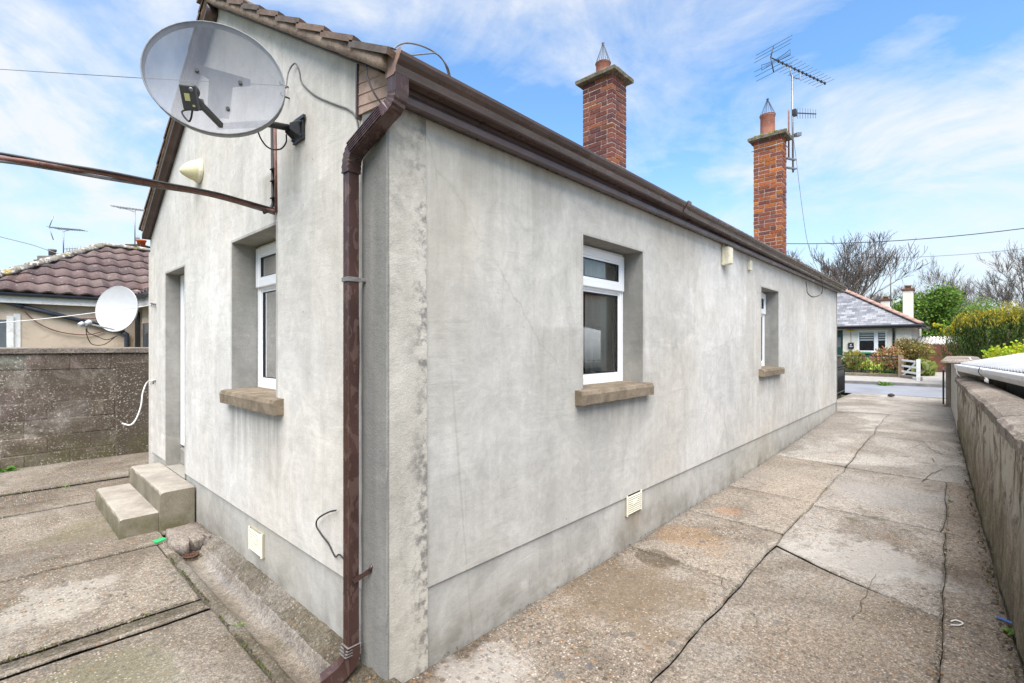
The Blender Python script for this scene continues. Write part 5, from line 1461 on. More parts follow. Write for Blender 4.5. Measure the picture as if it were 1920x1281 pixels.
# plastered end and gate pier
m = MB(); L = []
for X in lin(10.16, 13.4, 12):
    y = wallY(X) + .012 if X < 13 else wallY(X) + .012
    t_ = 1.29
    L.append([(X, y + mnoise.noise((X * 3, 1, 1)) * .004, gz(X) - .1), (X, y, t_), (X, y - .34, t_), (X, y - .34, gz(X) - .1)])
m.loft(L); m.build('plastered_end', M['plaster'], sw)
pr = thing('gate_pier', 'squat plastered gate pier with a thick cap at the street end of the drive', 'gate pier')
m = MB(); m.box(13.42, 13.9, wallY(13.5) - .36, wallY(13.5) + .10, .1, 1.29); m.build('shaft', M['pierplaster'], pr, bevel=.01)
def capblock(x0, x1, y0, y1, z0, z1, name, parent, mat):
    m = MB(); r = random.Random(4); L = []
    def ring(e, z):
        c = [(x0 - e, y0 - e), (x1 + e, y0 - e), (x1 + e, y1 + e), (x0 - e, y1 + e)]; out = []
        for a, b in zip(c, c[1:] + c[:1]):
            for t in lin(0, 1, 7)[:-1]: out.append((lerp(a[0], b[0], t) + r.uniform(-.006, .006), lerp(a[1], b[1], t) + r.uniform(-.006, .006), z + r.uniform(-.005, .005)))
        return out
    m.loft([ring(-.02, z0), ring(.03, z0 + .005), ring(.033, z1 - .02), ring(.01, z1), ring(-.1, z1 + .012)]); return m.build(name, mat, parent)
capblock(10.14, 13.95, wallY(10.2) - .30, wallY(13.5) + .08, 1.292, 1.345, 'cap', pr, M['coping'])
cable('tie_cord', [on_d(1812, 672, 8.6), on_d(1818, 671, 8.5), on_d(1822, 680, 8.4), on_d(1812, 683, 8.3), on_d(1797, 686, 8.2), on_d(1794, 697, 8.15), on_d(1800, 706, 8.1), on_d(1809, 710, 8.1)], .008, 'whitecable', 'pale cord tied round the end of the white shed gutter')

# ---- low shed with the white roof
sh = thing('lean_to_shed', 'low shed with a white sheet roof beyond the boundary wall', 'shed')
def gy(X): return -2.42 + .095 * (X - 5.35)
ra, rb_ = 10.1, .2; m = MB(); m.smooth = True; gr = []
nx = 1000; ny = 2; DYR = 3.4; PIT = .235
for i in range(nx + 1):
    X = lerp(ra, rb_, i / nx); y0 = gy(X) + .02; z0 = lerp(1.285, 1.36, (ra - X) / (ra - 4.5) if X > 4.5 else 1)
    h = .012 * math.sin(X * 2 * math.pi / .146)
    gr.append([m.vert((X, y0 - DYR * k / ny, z0 + DYR * PIT * k / ny + h)) for k in range(ny + 1)])
for a, b in zip(gr, gr[1:]):
    for k in range(ny): m.face((a[k], a[k + 1], b[k + 1], b[k]))
ro = m.build('roof_sheet', M['roofsheet'], sh, recalc=False); sd_ = ro.modifiers.new('thick', 'SOLIDIFY'); sd_.thickness = .012
m = MB()
def gsx(X):
    y = gy(X); z = lerp(1.275, 1.345, (ra - X) / (ra - 4.5))
    return [(X, y + .0, z), (X, y + .095, z), (X, y + .105, z - .012), (X, y + .095, z - .055), (X, y + .055, z - .115), (X, y + .0, z - .12)]
m.loft([gsx(x) for x in (ra + .02, 7.4, 4.6, .2)]); shg = m.build('gutter', M['whitegutter'], sh, bevel=.004)
for xx in (6.95, 3.6):
    m = MB(); m.loft([[Vector(p) + Vector((0, .006, .0)) for p in gsx(xx)], [Vector(p) + Vector((0, .006, 0)) for p in gsx(xx + .05)]]); m.build('gutter_bracket', M['whitegutter'], shg)
m = MB(); m.tube(spline([Vector(gsx(7.3)[1]) + Vector((0, .01, .01)), Vector(gsx(7.3)[3]) + Vector((0, .018, 0)), Vector(gsx(7.2)[4]) + Vector((0, .012, -.01))]), .005, 5); m.build('hanging_twig', M['cable'], shg)
m = MB(); m.prism([(ra - .15, gy(ra) - .32, 0), (.2, gy(.2) - .32, 0), (.2, gy(.2) - .42, 0), (ra - .15, gy(ra) - .42, 0)], (0, 0, 1.30))
m.poly([(ra - .15, gy(ra) - .4, 0), (ra - .15, gy(ra) - 3.5, 0), (ra - .15, gy(ra) - 3.5, 2.05), (ra - .15, gy(ra) - .4, 1.33)]); m.build('wall', M['shedwall'], sh)
m = MB(); m.box(8.55, 8.68, gy(8.6) - .31, gy(8.6) - .2, 0, 1.25); m.build('post', M['agedwood'], sh)
tag((lambda m: (m.box(1.5, 3.2, wallY(2) - .62, wallY(2) - .30, 1.10, 1.135), m.build('white_board', M['roofsheet'], bevel=.004))[1])(MB()), 'white board lying flat just behind the near wall coping', 'board')

# gates
def gate(name, label, a, b, z0, z1, face, rails=(.12, .9, .98)):
    """iron gate leaf from point a to point b"""
    t = thing(name, label, 'gate'); a, b = Vector(a), Vector(b); d = (b - a).normalized(); L = (b - a).length
    m = MB()
    for p in (a, b): m = MB(); m.bar((p.x, p.y, z0), (p.x, p.y, z1), .035, .035); m.build('stile', M['black'], t)
    for k in rails:
        m = MB(); z = lerp(z0, z1, k); m.bar((a.x, a.y, z), (b.x, b.y, z), .03, .03); m.build('rail', M['black'], t)
    m = MB(); n = int(L / .11)
    for i in range(1, n): p = a.lerp(b, i / n); m.tube([(p.x, p.y, z0 + .03), (p.x, p.y, z1)], .008, 5)
    m.build('bars', M['black'], t)
    if face:
        m = MB(); m.bar(Vector((a.x, a.y, lerp(z0, z1, .45))) + Vector((0, .02, 0)), Vector((b.x, b.y, lerp(z0, z1, .45))) + Vector((0, .02, 0)), .006, (z1 - z0) * .8); m.build('sheet', M['black'], t)
    return t
gate('driveway_gate', 'black sheeted gate leaf open beside the far corner of the cottage', (13.7, .47, 0), (15.35, .50, 0), .23, 1.05, True)
gate('driveway_gate', 'black gate leaf seen edge-on at the squat plastered pier', (13.55, wallY(13.5) + .14, 0), (15.4, -1.622, 0), .26, 1.04, False)
dp_ = thing('garden_wall', 'dark rendered low wall behind the open black gate leaf', 'wall')
m = MB(); m.box(13.6, 15.35, .56, .86, .1, 1.27); m.build('body', M['darkpier'], dp_, bevel=.02)
capblock(13.6, 15.35, .58, .84, 1.272, 1.32, 'coping', dp_, M['darkpier'])
# ================================================================== ACROSS THE STREET
bg_ = thing('bungalow', 'pale bungalow with a hipped slate roof across the street', 'house')
BX, BY = 27.5, -.255
gz0 = .28
wl, wr_, wt, wb = on_X(1607, 640, BX), on_X(1664, 640, BX), on_X(1640, 619, BX).z, on_X(1640, 661, BX).z
dl, dr = on_X(1558, 640, BX).y, on_X(1580.5, 640, BX).y
EVZ = 2.56
m = MB()
PB = lambda u, w, z: (BX + w, u, z)
holed(m, PB, BY, 9, .1, EVZ, [(wr_.y, wl.y, wb, wt), (dr, dl, .1, 2.36)], 0)
reveals(m, PB, [(wr_.y, wl.y, wb, wt), (dr, dl, .1, 2.36)], 0, .12, 0)
m.poly([(BX, BY, .1), (BX + 8, BY, .1), (BX + 8, BY, EVZ), (BX, BY, EVZ)])
m.build('wall', M['dashwall'], bg_)
m = MB()
def bx(u0, u1, z0, z1, w0, w1): m.box(BX + w0, BX + w1, u0, u1, z0, z1)
bx(BY - .02, BY + .55, .1, EVZ, -.03, .0)
for (u0, u1, z0, z1) in ((wr_.y - .22, wr_.y, wb - .05, wt + .14), (wl.y, wl.y + .22, wb - .05, wt + .14), (wr_.y, wl.y, wt, wt + .14), (dr - .30, dr, .1, 2.5), (dr, dl, 2.36, 2.5)): bx(u0, u1, z0, z1, -.025, .0)
bx(wl.y + .9, dr - .3, .1, 1.0, -.02, 0); bx(BY + .55, wl.y + .22 + .68, .1, .72, -.018, 0); m.build('plaster_band', M['creamwall'], bg_)
m = MB(); bx(wr_.y - .08, wl.y + .08, wb - .12, wb, -.09, .0); m.build('window_sill', M['rust'], bg_, bevel=.01)
m = MB(); k = .085
bx(wr_.y, wr_.y + k, wb, wt, .0, .06); bx(wl.y - k, wl.y, wb, wt, .0, .06); bx(wr_.y + k, wl.y - k, wt - k, wt, .0, .06); bx(wr_.y + k, wl.y - k, wb, wb + k, .0, .06)
mu = on_X(1642.5, 640, BX).y; bx(mu - .08, mu + .08, wb + k, wt - k, .0, .06)
wo = m.build('window', M['upvc'], bg_, bevel=.008)
for (u0, u1) in ((wr_.y + k, mu - .08), (mu + .08, wl.y - k)):
    m = MB(); m.poly([(BX + .04, u0, wb + k), (BX + .04, u1, wb + k), (BX + .04, u1, wt - k), (BX + .04, u0, wt - k)]); m.build('pane', M['glass'], wo, recalc=False)
    m = MB()
    for j in range(4): bx(u0, u1, wt - k - .07 - j * .115, wt - k - .005 - j * .115, .10, .105)
    m.build('blind', M['upvc'], wo)
m = MB(); m.box(BX + .5, BX + 3, wr_.y - 1, wl.y + 1, .2, 2.5)
for f in (): pass
m = MB(); m.poly([(BX + 2, BY + .1, .2), (BX + 2, wl.y + 1.5, .2), (BX + 2, wl.y + 1.5, 2.5), (BX + 2, BY + .1, 2.5)]); m.build('room_lining', M['roomdark'], bg_, recalc=False)
m = MB(); bx(dr + .02, dl, .3, 2.36, .06, .11); do = m.build('door', M['green'], bg_, bevel=.01)
m = MB(); p = on_X(1572, 642, BX + .05); m.box(BX + .045, BX + .06, p.y - .1, p.y + .14, p.z - .25, p.z + .25); m.build('door_pane', M['bluewhite'], do)
# hipped slate roof
RO = .38; ex0, ey0 = BX - RO, BY - RO; hx, hz = 30.4, 4.52; hy = ey0 + (hx - ex0)
m = MB(); e = EVZ - .02
m.poly([(ex0, ey0, e), (ex0, 14, e), (hx, 14, hz), (hx, hy, hz)]); m.poly([(ex0, ey0, e), (hx, hy, hz), (2 * hx - ex0, ey0, e)]); m.poly([(2 * hx - ex0, ey0, e), (hx, hy, hz), (hx, 14, hz), (2 * hx - ex0, 14, e)])
m.poly([(ex0, ey0, e - .02), (ex0, 14, e - .02), (2 * hx - ex0, 14, e - .02), (2 * hx - ex0, ey0, e - .02)])
br = m.build('roof', M['slate'], bg_, recalc=False)
capline((ex0, ey0, e + .02), (hx, hy, hz + .02), 'hip_tiles', br, M['ridgepink'], .13, .42)
capline((hx, hy, hz + .02), (hx, 14, hz + .02), 'ridge_tiles', br, M['ridgepink'], .13, .42)
m = MB(); m.box(ex0 - .03, ex0, ey0 - .03, 14, e - .14, e - .01); m.box(ex0, 2 * hx - ex0, ey0 - .03, ey0, e - .14, e - .01); m.build('fascia', M['darkgutter'], bg_)
m = MB(); m.tube([(ex0 - .06, ey0 - .06, e - .02), (ex0 - .06, 14, e - .02)], .055, 8); m.tube([(ex0 - .06, ey0 - .06, e - .02), (2 * hx - ex0, ey0 - .06, e - .02)], .055, 8); m.build('gutter', M['darkgutter'], bg_)
m = MB(); yq = BY + .62; m.tube([(ex0 - .04, yq, e - .05), (BX - .06, yq - .0, 2.2), (BX - .06, yq, .2)], .045, 8); m.build('downpipe', M['darkgutter'], bg_)
m = MB(); p = on_X(1605, 602, 28.0); m.tube([(p.x - .3, p.y, p.z - .05), (p.x - .35, p.y - .02, p.z - .35)], .02, 5); m.build('overflow_pipe', M['whitemetal'], bg_)
def rch(cx, cy, hw, hd, z0, z1, pot):
    m = MB(); m.box(cx - hd, cx + hd, cy - hw, cy + hw, z0, z1); o = m.build('chimney', M['creamwall'], bg_, bevel=.01)
    m = MB(); m.box(cx - hd - .06, cx + hd + .06, cy - hw - .06, cy + hw + .06, z1, z1 + .10); m.build('chimney_cap', M['rust'], o, bevel=.015)
    m = MB(); m.lathe([(.12, 0), (.12, .12), (.15, .13), (.15, .18)], (cx, cy, z1 + .1), n=12, caps=True); m.build('chimney_pot', M['agedwood'], o)
a, b = on_X(1691, 560, 29), on_X(1713, 560, 29); rch(29.28, (a.y + b.y) / 2, (a.y - b.y) / 2 * .86, .27, 2.4, on_X(1700, 545, 29).z, 1)
a, b = on_X(1650, 560, 33), on_X(1670, 560, 33); rch(33.3, (a.y + b.y) / 2, (a.y - b.y) / 2 * .9, .27, 2.2, on_X(1660, 564, 33).z, 1)
m = MB(); p, q = on_d(1670, 575, 26.5), on_d(1670, 494, 26.5); m.tube([p, q], .028, 6); m.tube([q, Vector(q) + Vector((-.06, .1, .03))], .03, 6); m.build('mast', M['greycable'], bg_)
# fittings on the front
p0, p1 = on_X(1586.5, 614, BX - .03), on_X(1600, 620.5, BX - .03)
t = thing('burglar_alarm', 'yellow alarm box under the bungalow eave', 'alarm')
m = MB(); m.box(BX - .09, BX, p1.y, p0.y, p1.z, p0.z); m.build('box', M['alarmyellow'], t, bevel=.015)
m = MB(); n_ = 5
for k in range(n_): m.box(BX - .092, BX - .0895, lerp(p1.y + .06, p0.y - .07, k / n_), lerp(p1.y + .06, p0.y - .07, (k + .6) / n_), (p0.z + p1.z) / 2 - .02, (p0.z + p1.z) / 2 + .03)
m.build('lettering', M['rust'], t)
p0, p1 = on_X(1590.5, 642, BX - .03), on_X(1601, 654.5, BX - .03)
t = thing('letterbox', 'black wall letterbox beside the green door', 'letterbox')
m = MB(); m.loft([[(BX, p1.y, p1.z), (BX, p0.y, p1.z), (BX, p0.y, p0.z), (BX, p1.y, p0.z)], [(BX - .10, p1.y, p1.z + .02), (BX - .10, p0.y, p1.z + .02), (BX - .13, p0.y, p0.z - .06), (BX - .13, p1.y, p0.z - .06)]]); m.build('box', M['black'], t, bevel=.01)
m = MB(); c_ = (p0.y + p1.y) / 2; m.box(BX - .128, BX - .12, c_ - .07, c_ + .05, p1.z + .10, p1.z + .135); m.box(BX - .128, BX - .12, c_ - .03, c_ + .03, p1.z + .17, p1.z + .23); m.build('marking', M['whitemetal'], t)

# ---- leaf clouds
def leaves(m, clumps, n, size, pal, rnd, flat=0, up=0.0, shell=.55):
    tot = sum(c[1][0] * c[1][1] + c[1][2] ** 2 for c in clumps)
    for (c, rd) in clumps:
        k = int(n * (rd[0] * rd[1] + rd[2] ** 2) / tot); base = rnd.uniform(.72, 1.22)
        for _ in range(k):
            d = Vector((rnd.gauss(0, 1), rnd.gauss(0, 1), rnd.gauss(0, 1))).normalized(); s = rnd.uniform(shell, 1.06) if rnd.random() < .72 else (rnd.uniform(.2, 1) if rnd.random() < .5 else rnd.uniform(1, 1.38))
            p = Vector((c[0] + d.x * rd[0] * s, c[1] + d.y * rd[1] * s, c[2] + d.z * rd[2] * s))
            if p.z < .25: continue
            a = Vector((rnd.gauss(0, 1), rnd.gauss(0, 1), rnd.gauss(0, .7) + up)).normalized(); b = a.orthogonal().normalized(); b = (b * rnd.uniform(-1, 1) + a.cross(b) * rnd.uniform(-1, 1)).normalized()
            L = size * rnd.uniform(.6, 1.35); W = L * rnd.uniform(.38, .55)
            m.col = tuple(x * base * rnd.uniform(.75, 1.25) for x in rnd.choice(pal))
            m.face([m.vert(p - b * W * .3), m.vert(p + a * L * .5 - b * W), m.vert(p + a * L), m.vert(p + a * L * .5 + b * W)])
def shrub(name, label, cat, base, clumps, n, size, pal, seed, group=None, stems=7, up=.2, shell=.55):
    r = random.Random(seed); t = thing(name, label, cat, group)
    m = MB(); leaves(m, clumps, n, size, pal, r, up=up, shell=shell); m.build('foliage', M['leaf'], t, recalc=False)
    m = MB()
    for _ in range(stems):
        c, rd = r.choice(clumps); e = Vector(c) + Vector((r.uniform(-.5, .5) * rd[0], r.uniform(-.5, .5) * rd[1], r.uniform(-.2, .6) * rd[2]))
        b = Vector(base) + Vector((r.uniform(-.15, .15), r.uniform(-.15, .15), 0)); mid = b.lerp(e, .5) + Vector((r.uniform(-.1, .1), r.uniform(-.1, .1), .1)); m.tube([b, mid, e], [.035, .022, .008], 5)
    m.build('stem', M['bark'], t)
    return t
GRD = .27
def clump(x, y, d, rx, rz, ry=None): return (tuple(on_d(x, y, d)), (rx, ry or rx, rz))
def blob(x0, x1, y0, y1, d, n, r, rnd, ry=None):
    out = []
    for _ in range(n):
        while True:
            a, b = rnd.uniform(-1, 1), rnd.uniform(-1, 1)
            if a * a + b * b < 1: break
        k = r * rnd.uniform(.65, 1.25); out.append(clump((x0 + x1) / 2 + a * (x1 - x0) / 2, (y0 + y1) / 2 + b * (y1 - y0) / 2, d + rnd.uniform(-1, 1) * (ry or r) * 1.5, k, k))
    return out
q = random.Random(21)
# big green tree mass beyond
def bigtree(label, x0, x1, y0, y1, d, n, r, leaf, pal, seed, nl):
    rnd = random.Random(seed); t = thing('broadleaf_tree', label, 'tree', None)
    m = MB(); leaves(m, blob(x0, x1, y0, y1, d, n, r, rnd, r * 1.4), nl, leaf, pal, rnd, shell=.6); m.build('crown', M['leaf'], t, recalc=False)
    b = on_d((x0 + x1) / 2, 648, d); m = MB(); top = Vector(on_d((x0 + x1) / 2, (y0 + y1) / 2, d))
    m.tube([(b.x, b.y, .2), Vector((b.x, b.y, .2)).lerp(top, .5), top], [.3, .22, .08], 8)
    for _ in range(6): m.tube([Vector((b.x, b.y, .2)).lerp(top, rnd.uniform(.3, .7)), top + Vector((rnd.uniform(-2, 2), rnd.uniform(-2, 2), rnd.uniform(-.6, 1.4)))], [.12, .03], 6)
    m.build('trunk', M['bark'], t)
PG = [(.13, .24, .035), (.18, .30, .05), (.09, .18, .03), (.22, .34, .06), (.065, .13, .025)]
PG2 = [(.16, .26, .05), (.20, .30, .07), (.11, .19, .035), (.24, .33, .09)]
bigtree('large bright green tree rising behind the cream chimney', 1690, 1812, 556, 660, 38, 30, .95, .16, PG, 3, 22000)
bigtree('green tree showing between the two cream chimneys of the bungalow', 1668, 1712, 585, 640, 41, 9, .8, .16, PG, 4, 6000)
bigtree('pale yellow-green tree with thin new leaf behind the yew', 1790, 1870, 572, 640, 42, 16, .9, .13, PG2, 6, 7000)
bigtree('loose golden-green tree at the right edge behind the yew', 1868, 1960, 575, 650, 36, 14, .8, .12, [(.30, .28, .05), (.22, .26, .06), (.36, .30, .06)], 7, 6000)

# yew: dense upright sprays, golden tips at the top and the sunny ends
t = thing('yew_tree', 'dense dark yew with golden tips above the shed roof', 'tree')
r = random.Random(31); m = MB(); d0 = 16.0
Cy = Vector(on_d(1868, 640, d0))
R1 = (1925 - 1806) / 2 / FPX * d0
for i in range(430):
    a = r.uniform(0, 2 * math.pi); q_ = math.sqrt(r.random()); hgt = .92 - .42 * q_ ** 3 + r.uniform(-.05, .06)
    rr_ = R1 * 1.02 * q_
    base = Vector((Cy.x + rr_ * math.cos(a), Cy.y + rr_ * math.sin(a), 0)); ztop = 1.6 + (648 - 585) / FPX * d0 + (hgt - .92) * 1.7
    lean = Vector((math.cos(a), math.sin(a), 0)) * (.10 + .25 * q_)
    z0 = max(.3, ztop - r.uniform(.7, 1.9)) if q_ < .8 else r.uniform(.3, ztop - .35)
    zt = ztop if q_ < .8 else min(ztop, z0 + r.uniform(.4, .9))
    ln = zt - z0; nn = int(52 * max(.5, ln))
    tone = r.uniform(.7, 1.25)
    for k in range(nn):
        f_ = k / nn; wv = .10 * (1 - f_ * .6)
        p = base + lean * f_ + Vector((r.gauss(0, wv * .6), r.gauss(0, wv * .6), z0 + ln * f_))
        gold = (f_ > .80 and zt > ztop - .12 and q_ < .8 and r.random() < .8) or r.random() < .015
        c = r.choice([(.42, .33, .03), (.34, .30, .035), (.26, .26, .04)]) if gold else r.choice([(.055, .095, .022), (.075, .12, .028), (.036, .066, .017), (.11, .145, .03)])
        m.col = tuple(v * tone for v in c)
        d = Vector((r.gauss(0, .45), r.gauss(0, .45), 1)).normalized(); b = d.orthogonal().normalized(); b = (b * math.cos(k) + d.cross(b) * math.sin(k)); L = r.uniform(.07, .13); W = .016
        m.face([m.vert(p - b * W), m.vert(p + d * L * .6 - b * W), m.vert(p + d * L), m.vert(p + d * L * .6 + b * W)])
m.build('foliage', M['leaf'], t, recalc=False)
m = MB()
for k in range(9):
    a = k * .7; m.tube([(Cy.x, Cy.y, .2), (Cy.x + R1 * .4 * math.cos(a), Cy.y + R1 * .4 * math.sin(a), 1.1), (Cy.x + R1 * .7 * math.cos(a), Cy.y + R1 * .7 * math.sin(a), 2.1)], [.08, .05, .02], 6)
m.build('trunk', M['bark'], t)
PY_ = [(.36, .46, .03), (.44, .50, .035), (.26, .38, .03), (.50, .46, .03)]
shrub('golden_shrub', 'bright lime-yellow shrub just above the white shed roof', 'shrub', on_Z(1900, 700, .3), blob(1862, 1960, 660, 690, 13.5, 22, .24, q, .4), 5200, .075, PY_, 5)
shrub('golden_shrub', 'straggly golden forsythia shoots between the brown gate and the yew', 'shrub', (30, -1.6, .3), blob(1768, 1806, 606, 640, 27, 12, .24, q, .3) + [clump(1757, 610, 27, .25, .08), clump(1800, 600, 27, .2, .3)], 1800, .10, [(.50, .40, .02), (.42, .40, .03), (.30, .34, .04)], 6)
# front garden
shrub('twiggy_bush', 'tall brownish twiggy bush in the bungalow garden beside the white gate', 'shrub', on_d(1708, 705, 21.8), blob(1676, 1738, 644, 690, 21.8, 20, .34, q, .4), 7000, .085, [(.25, .21, .07), (.31, .24, .07), (.20, .19, .065), (.36, .30, .07), (.17, .12, .05)], 8, None, 26, .8)
shrub('red_bush', 'pinkish red leaved shrub in front of the bungalow window', 'shrub', on_d(1668, 700, 21.6), blob(1644, 1690, 655, 690, 21.4, 14, .25, q, .3), 3600, .085, [(.42, .16, .10), (.36, .20, .10), (.46, .28, .16), (.22, .17, .06), (.30, .30, .08)], 9, None, 10, .2)
shrub('yellow_bush', 'low yellow-green spotted shrub behind the railings', 'shrub', on_d(1632, 702, 21.3), blob(1612, 1655, 676, 698, 21.2, 12, .22, q, .25), 2600, .085, [(.40, .44, .10), (.48, .48, .14), (.24, .33, .06), (.17, .25, .05)], 10)
shrub('spiky_plant', 'olive strap-leaved plant at the left end of the railings', 'plant', on_d(1596, 702, 21.2), blob(1586, 1608, 675, 700, 21.2, 9, .2, q, .2), 900, .26, [(.24, .24, .06), (.32, .30, .08), (.14, .16, .04)], 11, None, 5, 2.2)
shrub('low_plant', 'low green plant between the red shrub and the white gate', 'plant', on_d(1672, 704, 21.2), blob(1650, 1684, 694, 705, 21.1, 8, .15, q, .2), 1100, .07, [(.10, .20, .04), (.16, .28, .06)], 12)
shrub('grass_tuft', 'long pale grass tuft at the corner by the white gate post', 'grass', on_d(1733, 716, 20.3), blob(1724, 1742, 690, 714, 20.4, 9, .2, q, .2), 1500, .24, [(.24, .30, .07), (.36, .36, .13), (.17, .26, .05)], 13, None, 4, 2.4)
shrub('wall_creeper', 'dry creeper hanging at the left end of the brown gate', 'plant', on_d(1745, 700, 24), blob(1738, 1750, 650, 685, 24, 8, .2, q, .2), 900, .10, [(.30, .26, .08), (.36, .24, .06), (.2, .2, .06)], 14, None, 6, .2)
# railings on a low kerb wall
t = thing('railings', 'black iron railings on a mossy kerb wall in front of the bungalow garden', 'railings')
FX = 23.55; ya, yb = on_X(1688, 700, FX).y, 5.0
m = MB(); m.box(FX - .10, FX + .10, ya, yb, .2, .46); m.build('kerb_wall', M['fillet'], t, bevel=.02)
m = MB(); y = ya + .06
while y < yb: m.tube([(FX, y, .45), (FX, y, 1.20)], .010, 5); y += .135
m.build('bars', M['black'], t)
for z in (.55, 1.16): m = MB(); m.bar((FX, ya, z), (FX, yb, z), .012, .04); m.build('rail', M['black'], t)
t = thing('garden_gate', 'white four-rail garden gate with a brown post', 'gate')
g0, g1 = on_X(1689, 700, FX - .05), on_X(1722, 706, FX - 1.2)
m = MB(); m.bar((g0.x, g0.y, .25), (g0.x, g0.y, 1.20), .16, .16); m.build('wooden_post', M['agedwood'], t, bevel=.01)
m = MB(); m.bar((g1.x, g1.y, .2), (g1.x, g1.y, 1.08), .12, .12); m.build('white_post', M['whitepaint'], t, bevel=.01)
for z in (1.02, .80, .58, .40): m = MB(); m.bar((g0.x, g0.y, z), (g1.x, g1.y, z - .04), .03, .07); m.build('rail', M['whitepaint'], t)
m = MB(); m.bar(Vector((g0.x, g0.y, .4)).lerp(Vector((g1.x, g1.y, .4)), .12), Vector((g0.x, g0.y, 1.02)).lerp(Vector((g1.x, g1.y, .98)), .9), .03, .05); m.build('brace', M['whitepaint'], t)
tag(lump('stone_edging', [(g1.x - .1, g1.y - .1), (g1.x + .25, g1.y - .1), (g0.x + .2, g0.y), (g0.x - .15, g0.y)], .2, .42, M['coping'], 5), 'pale rough stone edging under the white garden gate', 'edging')
tag(lump('terracotta_trough', [(on_d(1600, 700, 21).x, on_d(1600, 700, 21).y), (on_d(1625, 700, 21.2).x, on_d(1625, 700, 21.2).y), (on_d(1625, 700, 21.5).x, on_d(1625, 700, 21.5).y), (on_d(1600, 700, 21.4).x, on_d(1600, 700, 21.4).y)], .3, .62, M['ridgepink'], 6), 'pinkish trough behind the railings', 'trough')
# bin
t = thing('wheelie_bin', 'green wheelie bin standing under the bungalow window', 'bin')
c = on_d(1613, 680, 22.6); m = MB()
m.loft([[Vector((c.x, c.y, z)) + RT * a * s + F * b * s for a, b in ((-.27, -.3), (.27, -.3), (.27, .3), (-.27, .3))] for z, s in ((.3, .8), (1.22, 1))]); m.build('body', M['binmat'], t, bevel=.02)
m = MB(); m.loft([[Vector((c.x, c.y, z)) + RT * a * s + F * b * s for a, b in ((-.31, -.36), (.31, -.36), (.31, .36), (-.31, .36))] for z, s in ((1.222, 1), (1.27, .98), (1.31, .8))]); m.build('lid', M['binmat'], t, bevel=.015)
m = MB(); m.obox((c.x, c.y, .85), RT * .15 - F * .0, F * -.30 * .95, (0, 0, .17)); m.build('sticker', M['whitemetal'], t)
for s in (-1, 1): m = MB(); m.tube([Vector((c.x, c.y, .38)) + RT * .22 * s + F * .27, Vector((c.x, c.y, .38)) + RT * .28 * s + F * .27], .1, 14); m.build('wheel', M['black'], t)
# brown sheet gate, shed behind
t = thing('sheet_gate', 'tall brown metal sheet gate beyond the street', 'gate')
GX = 29.0; a, b = on_X(1741, 660, GX).y, on_X(1830, 660, GX).y; zt_ = on_X(1770, 646, GX).z
for (u, v) in ((a, (a + b) / 2 - .006), ((a + b) / 2 + .006, b)):
    m = MB(); m.box(GX, GX + .05, v, u, .36, zt_); m.build('leaf', M['rust'], t, bevel=.008)
t = thing('outbuilding', 'low outbuilding with a mottled white sheet roof behind the brown gate', 'shed')
m = MB(); m.box(GX + 1.0, GX + 5, b, a + .4, .2, on_X(1770, 644, GX + 1).z); m.build('wall', M['shedwall'], t)
m = MB(); m.smooth = True; gr = []
zr0, zr1 = on_X(1770, 646, GX + .8).z, on_X(1770, 631, GX + 4.0).z
for i in range(81):
    y = lerp(b - .2, a + .55, i / 80); h = .035 * math.sin(i * 1.3); gr.append([m.vert((GX + .8, y, zr0 + h)), m.vert((GX + 4.2, y, zr1 + h))])
for p, q_ in zip(gr, gr[1:]): m.face((p[0], p[1], q_[1], q_[0]))
def sheetmat():
    g = G('mottled_sheet', .7, .3); c = g.mix(g.ramp(g.noise(4.5, 7, .7), [(.45, 0), (.55, 1)]), (.22, .20, .17), (.60, .59, .57)); return g.out(c)
m.build('roof', sheetmat(), t, recalc=False)
# drive weeds, scraps
def weed(x, y, z, label, n, s, seed, pal=((.12, .26, .04), (.18, .33, .06), (.09, .19, .03))):
    r = random.Random(seed); m = MB(); p = Vector(on_Z(x, y, z)); 
    for k in range(n):
        a = r.uniform(0, 6.3); d = Vector((math.cos(a), math.sin(a), r.uniform(.3, 1.6))).normalized(); b = Vector((-math.sin(a), math.cos(a), 0)); L = s * r.uniform(.5, 1.2); W = L * .14; o = p + Vector((r.gauss(0, s * .35), r.gauss(0, s * .25), -.012))
        m.col = tuple(v * r.uniform(.8, 1.2) for v in r.choice(pal)); i0, i1, i2, i3 = m.vert(o), m.vert(o + d * L * .55 - b * W), m.vert(o + d * L + Vector((0, 0, -L * .2))), m.vert(o + d * L * .55 + b * W); m.face((i0, i1, i2, i3))
    return tag(m.build('weed', M['leaf'], recalc=False), label, 'weed')
weed(14, 884, 0, 'green weed at the foot of the block wall by the left edge', 46, .11, 1)
weed(122, 912, 0, 'tiny weed in the open joint of the yard left of the steps', 22, .05, 2)
weed(452, 1172, 0, 'tiny weed in the joint beside the half-round drain', 18, .035, 3)
weed(1893, 1186, 0, 'green weed at the boundary wall next to the blue scrap', 40, .05, 4)
weed(1783, 781, .15, 'weed low against the pale plastered end of the boundary wall', 40, .12, 5)
weed(1782, 940, .03, 'thin dry weed in the long joint near the boundary wall', 22, .04, 6, ((.20, .20, .05), (.14, .16, .04)))
weed(1660, 736, .2, 'grass tuft growing at the far kerb', 20, .14, 7) if False else weed(1658, 722, .21, 'grass growing along the far kerb in front of the railings', 60, .22, 7)
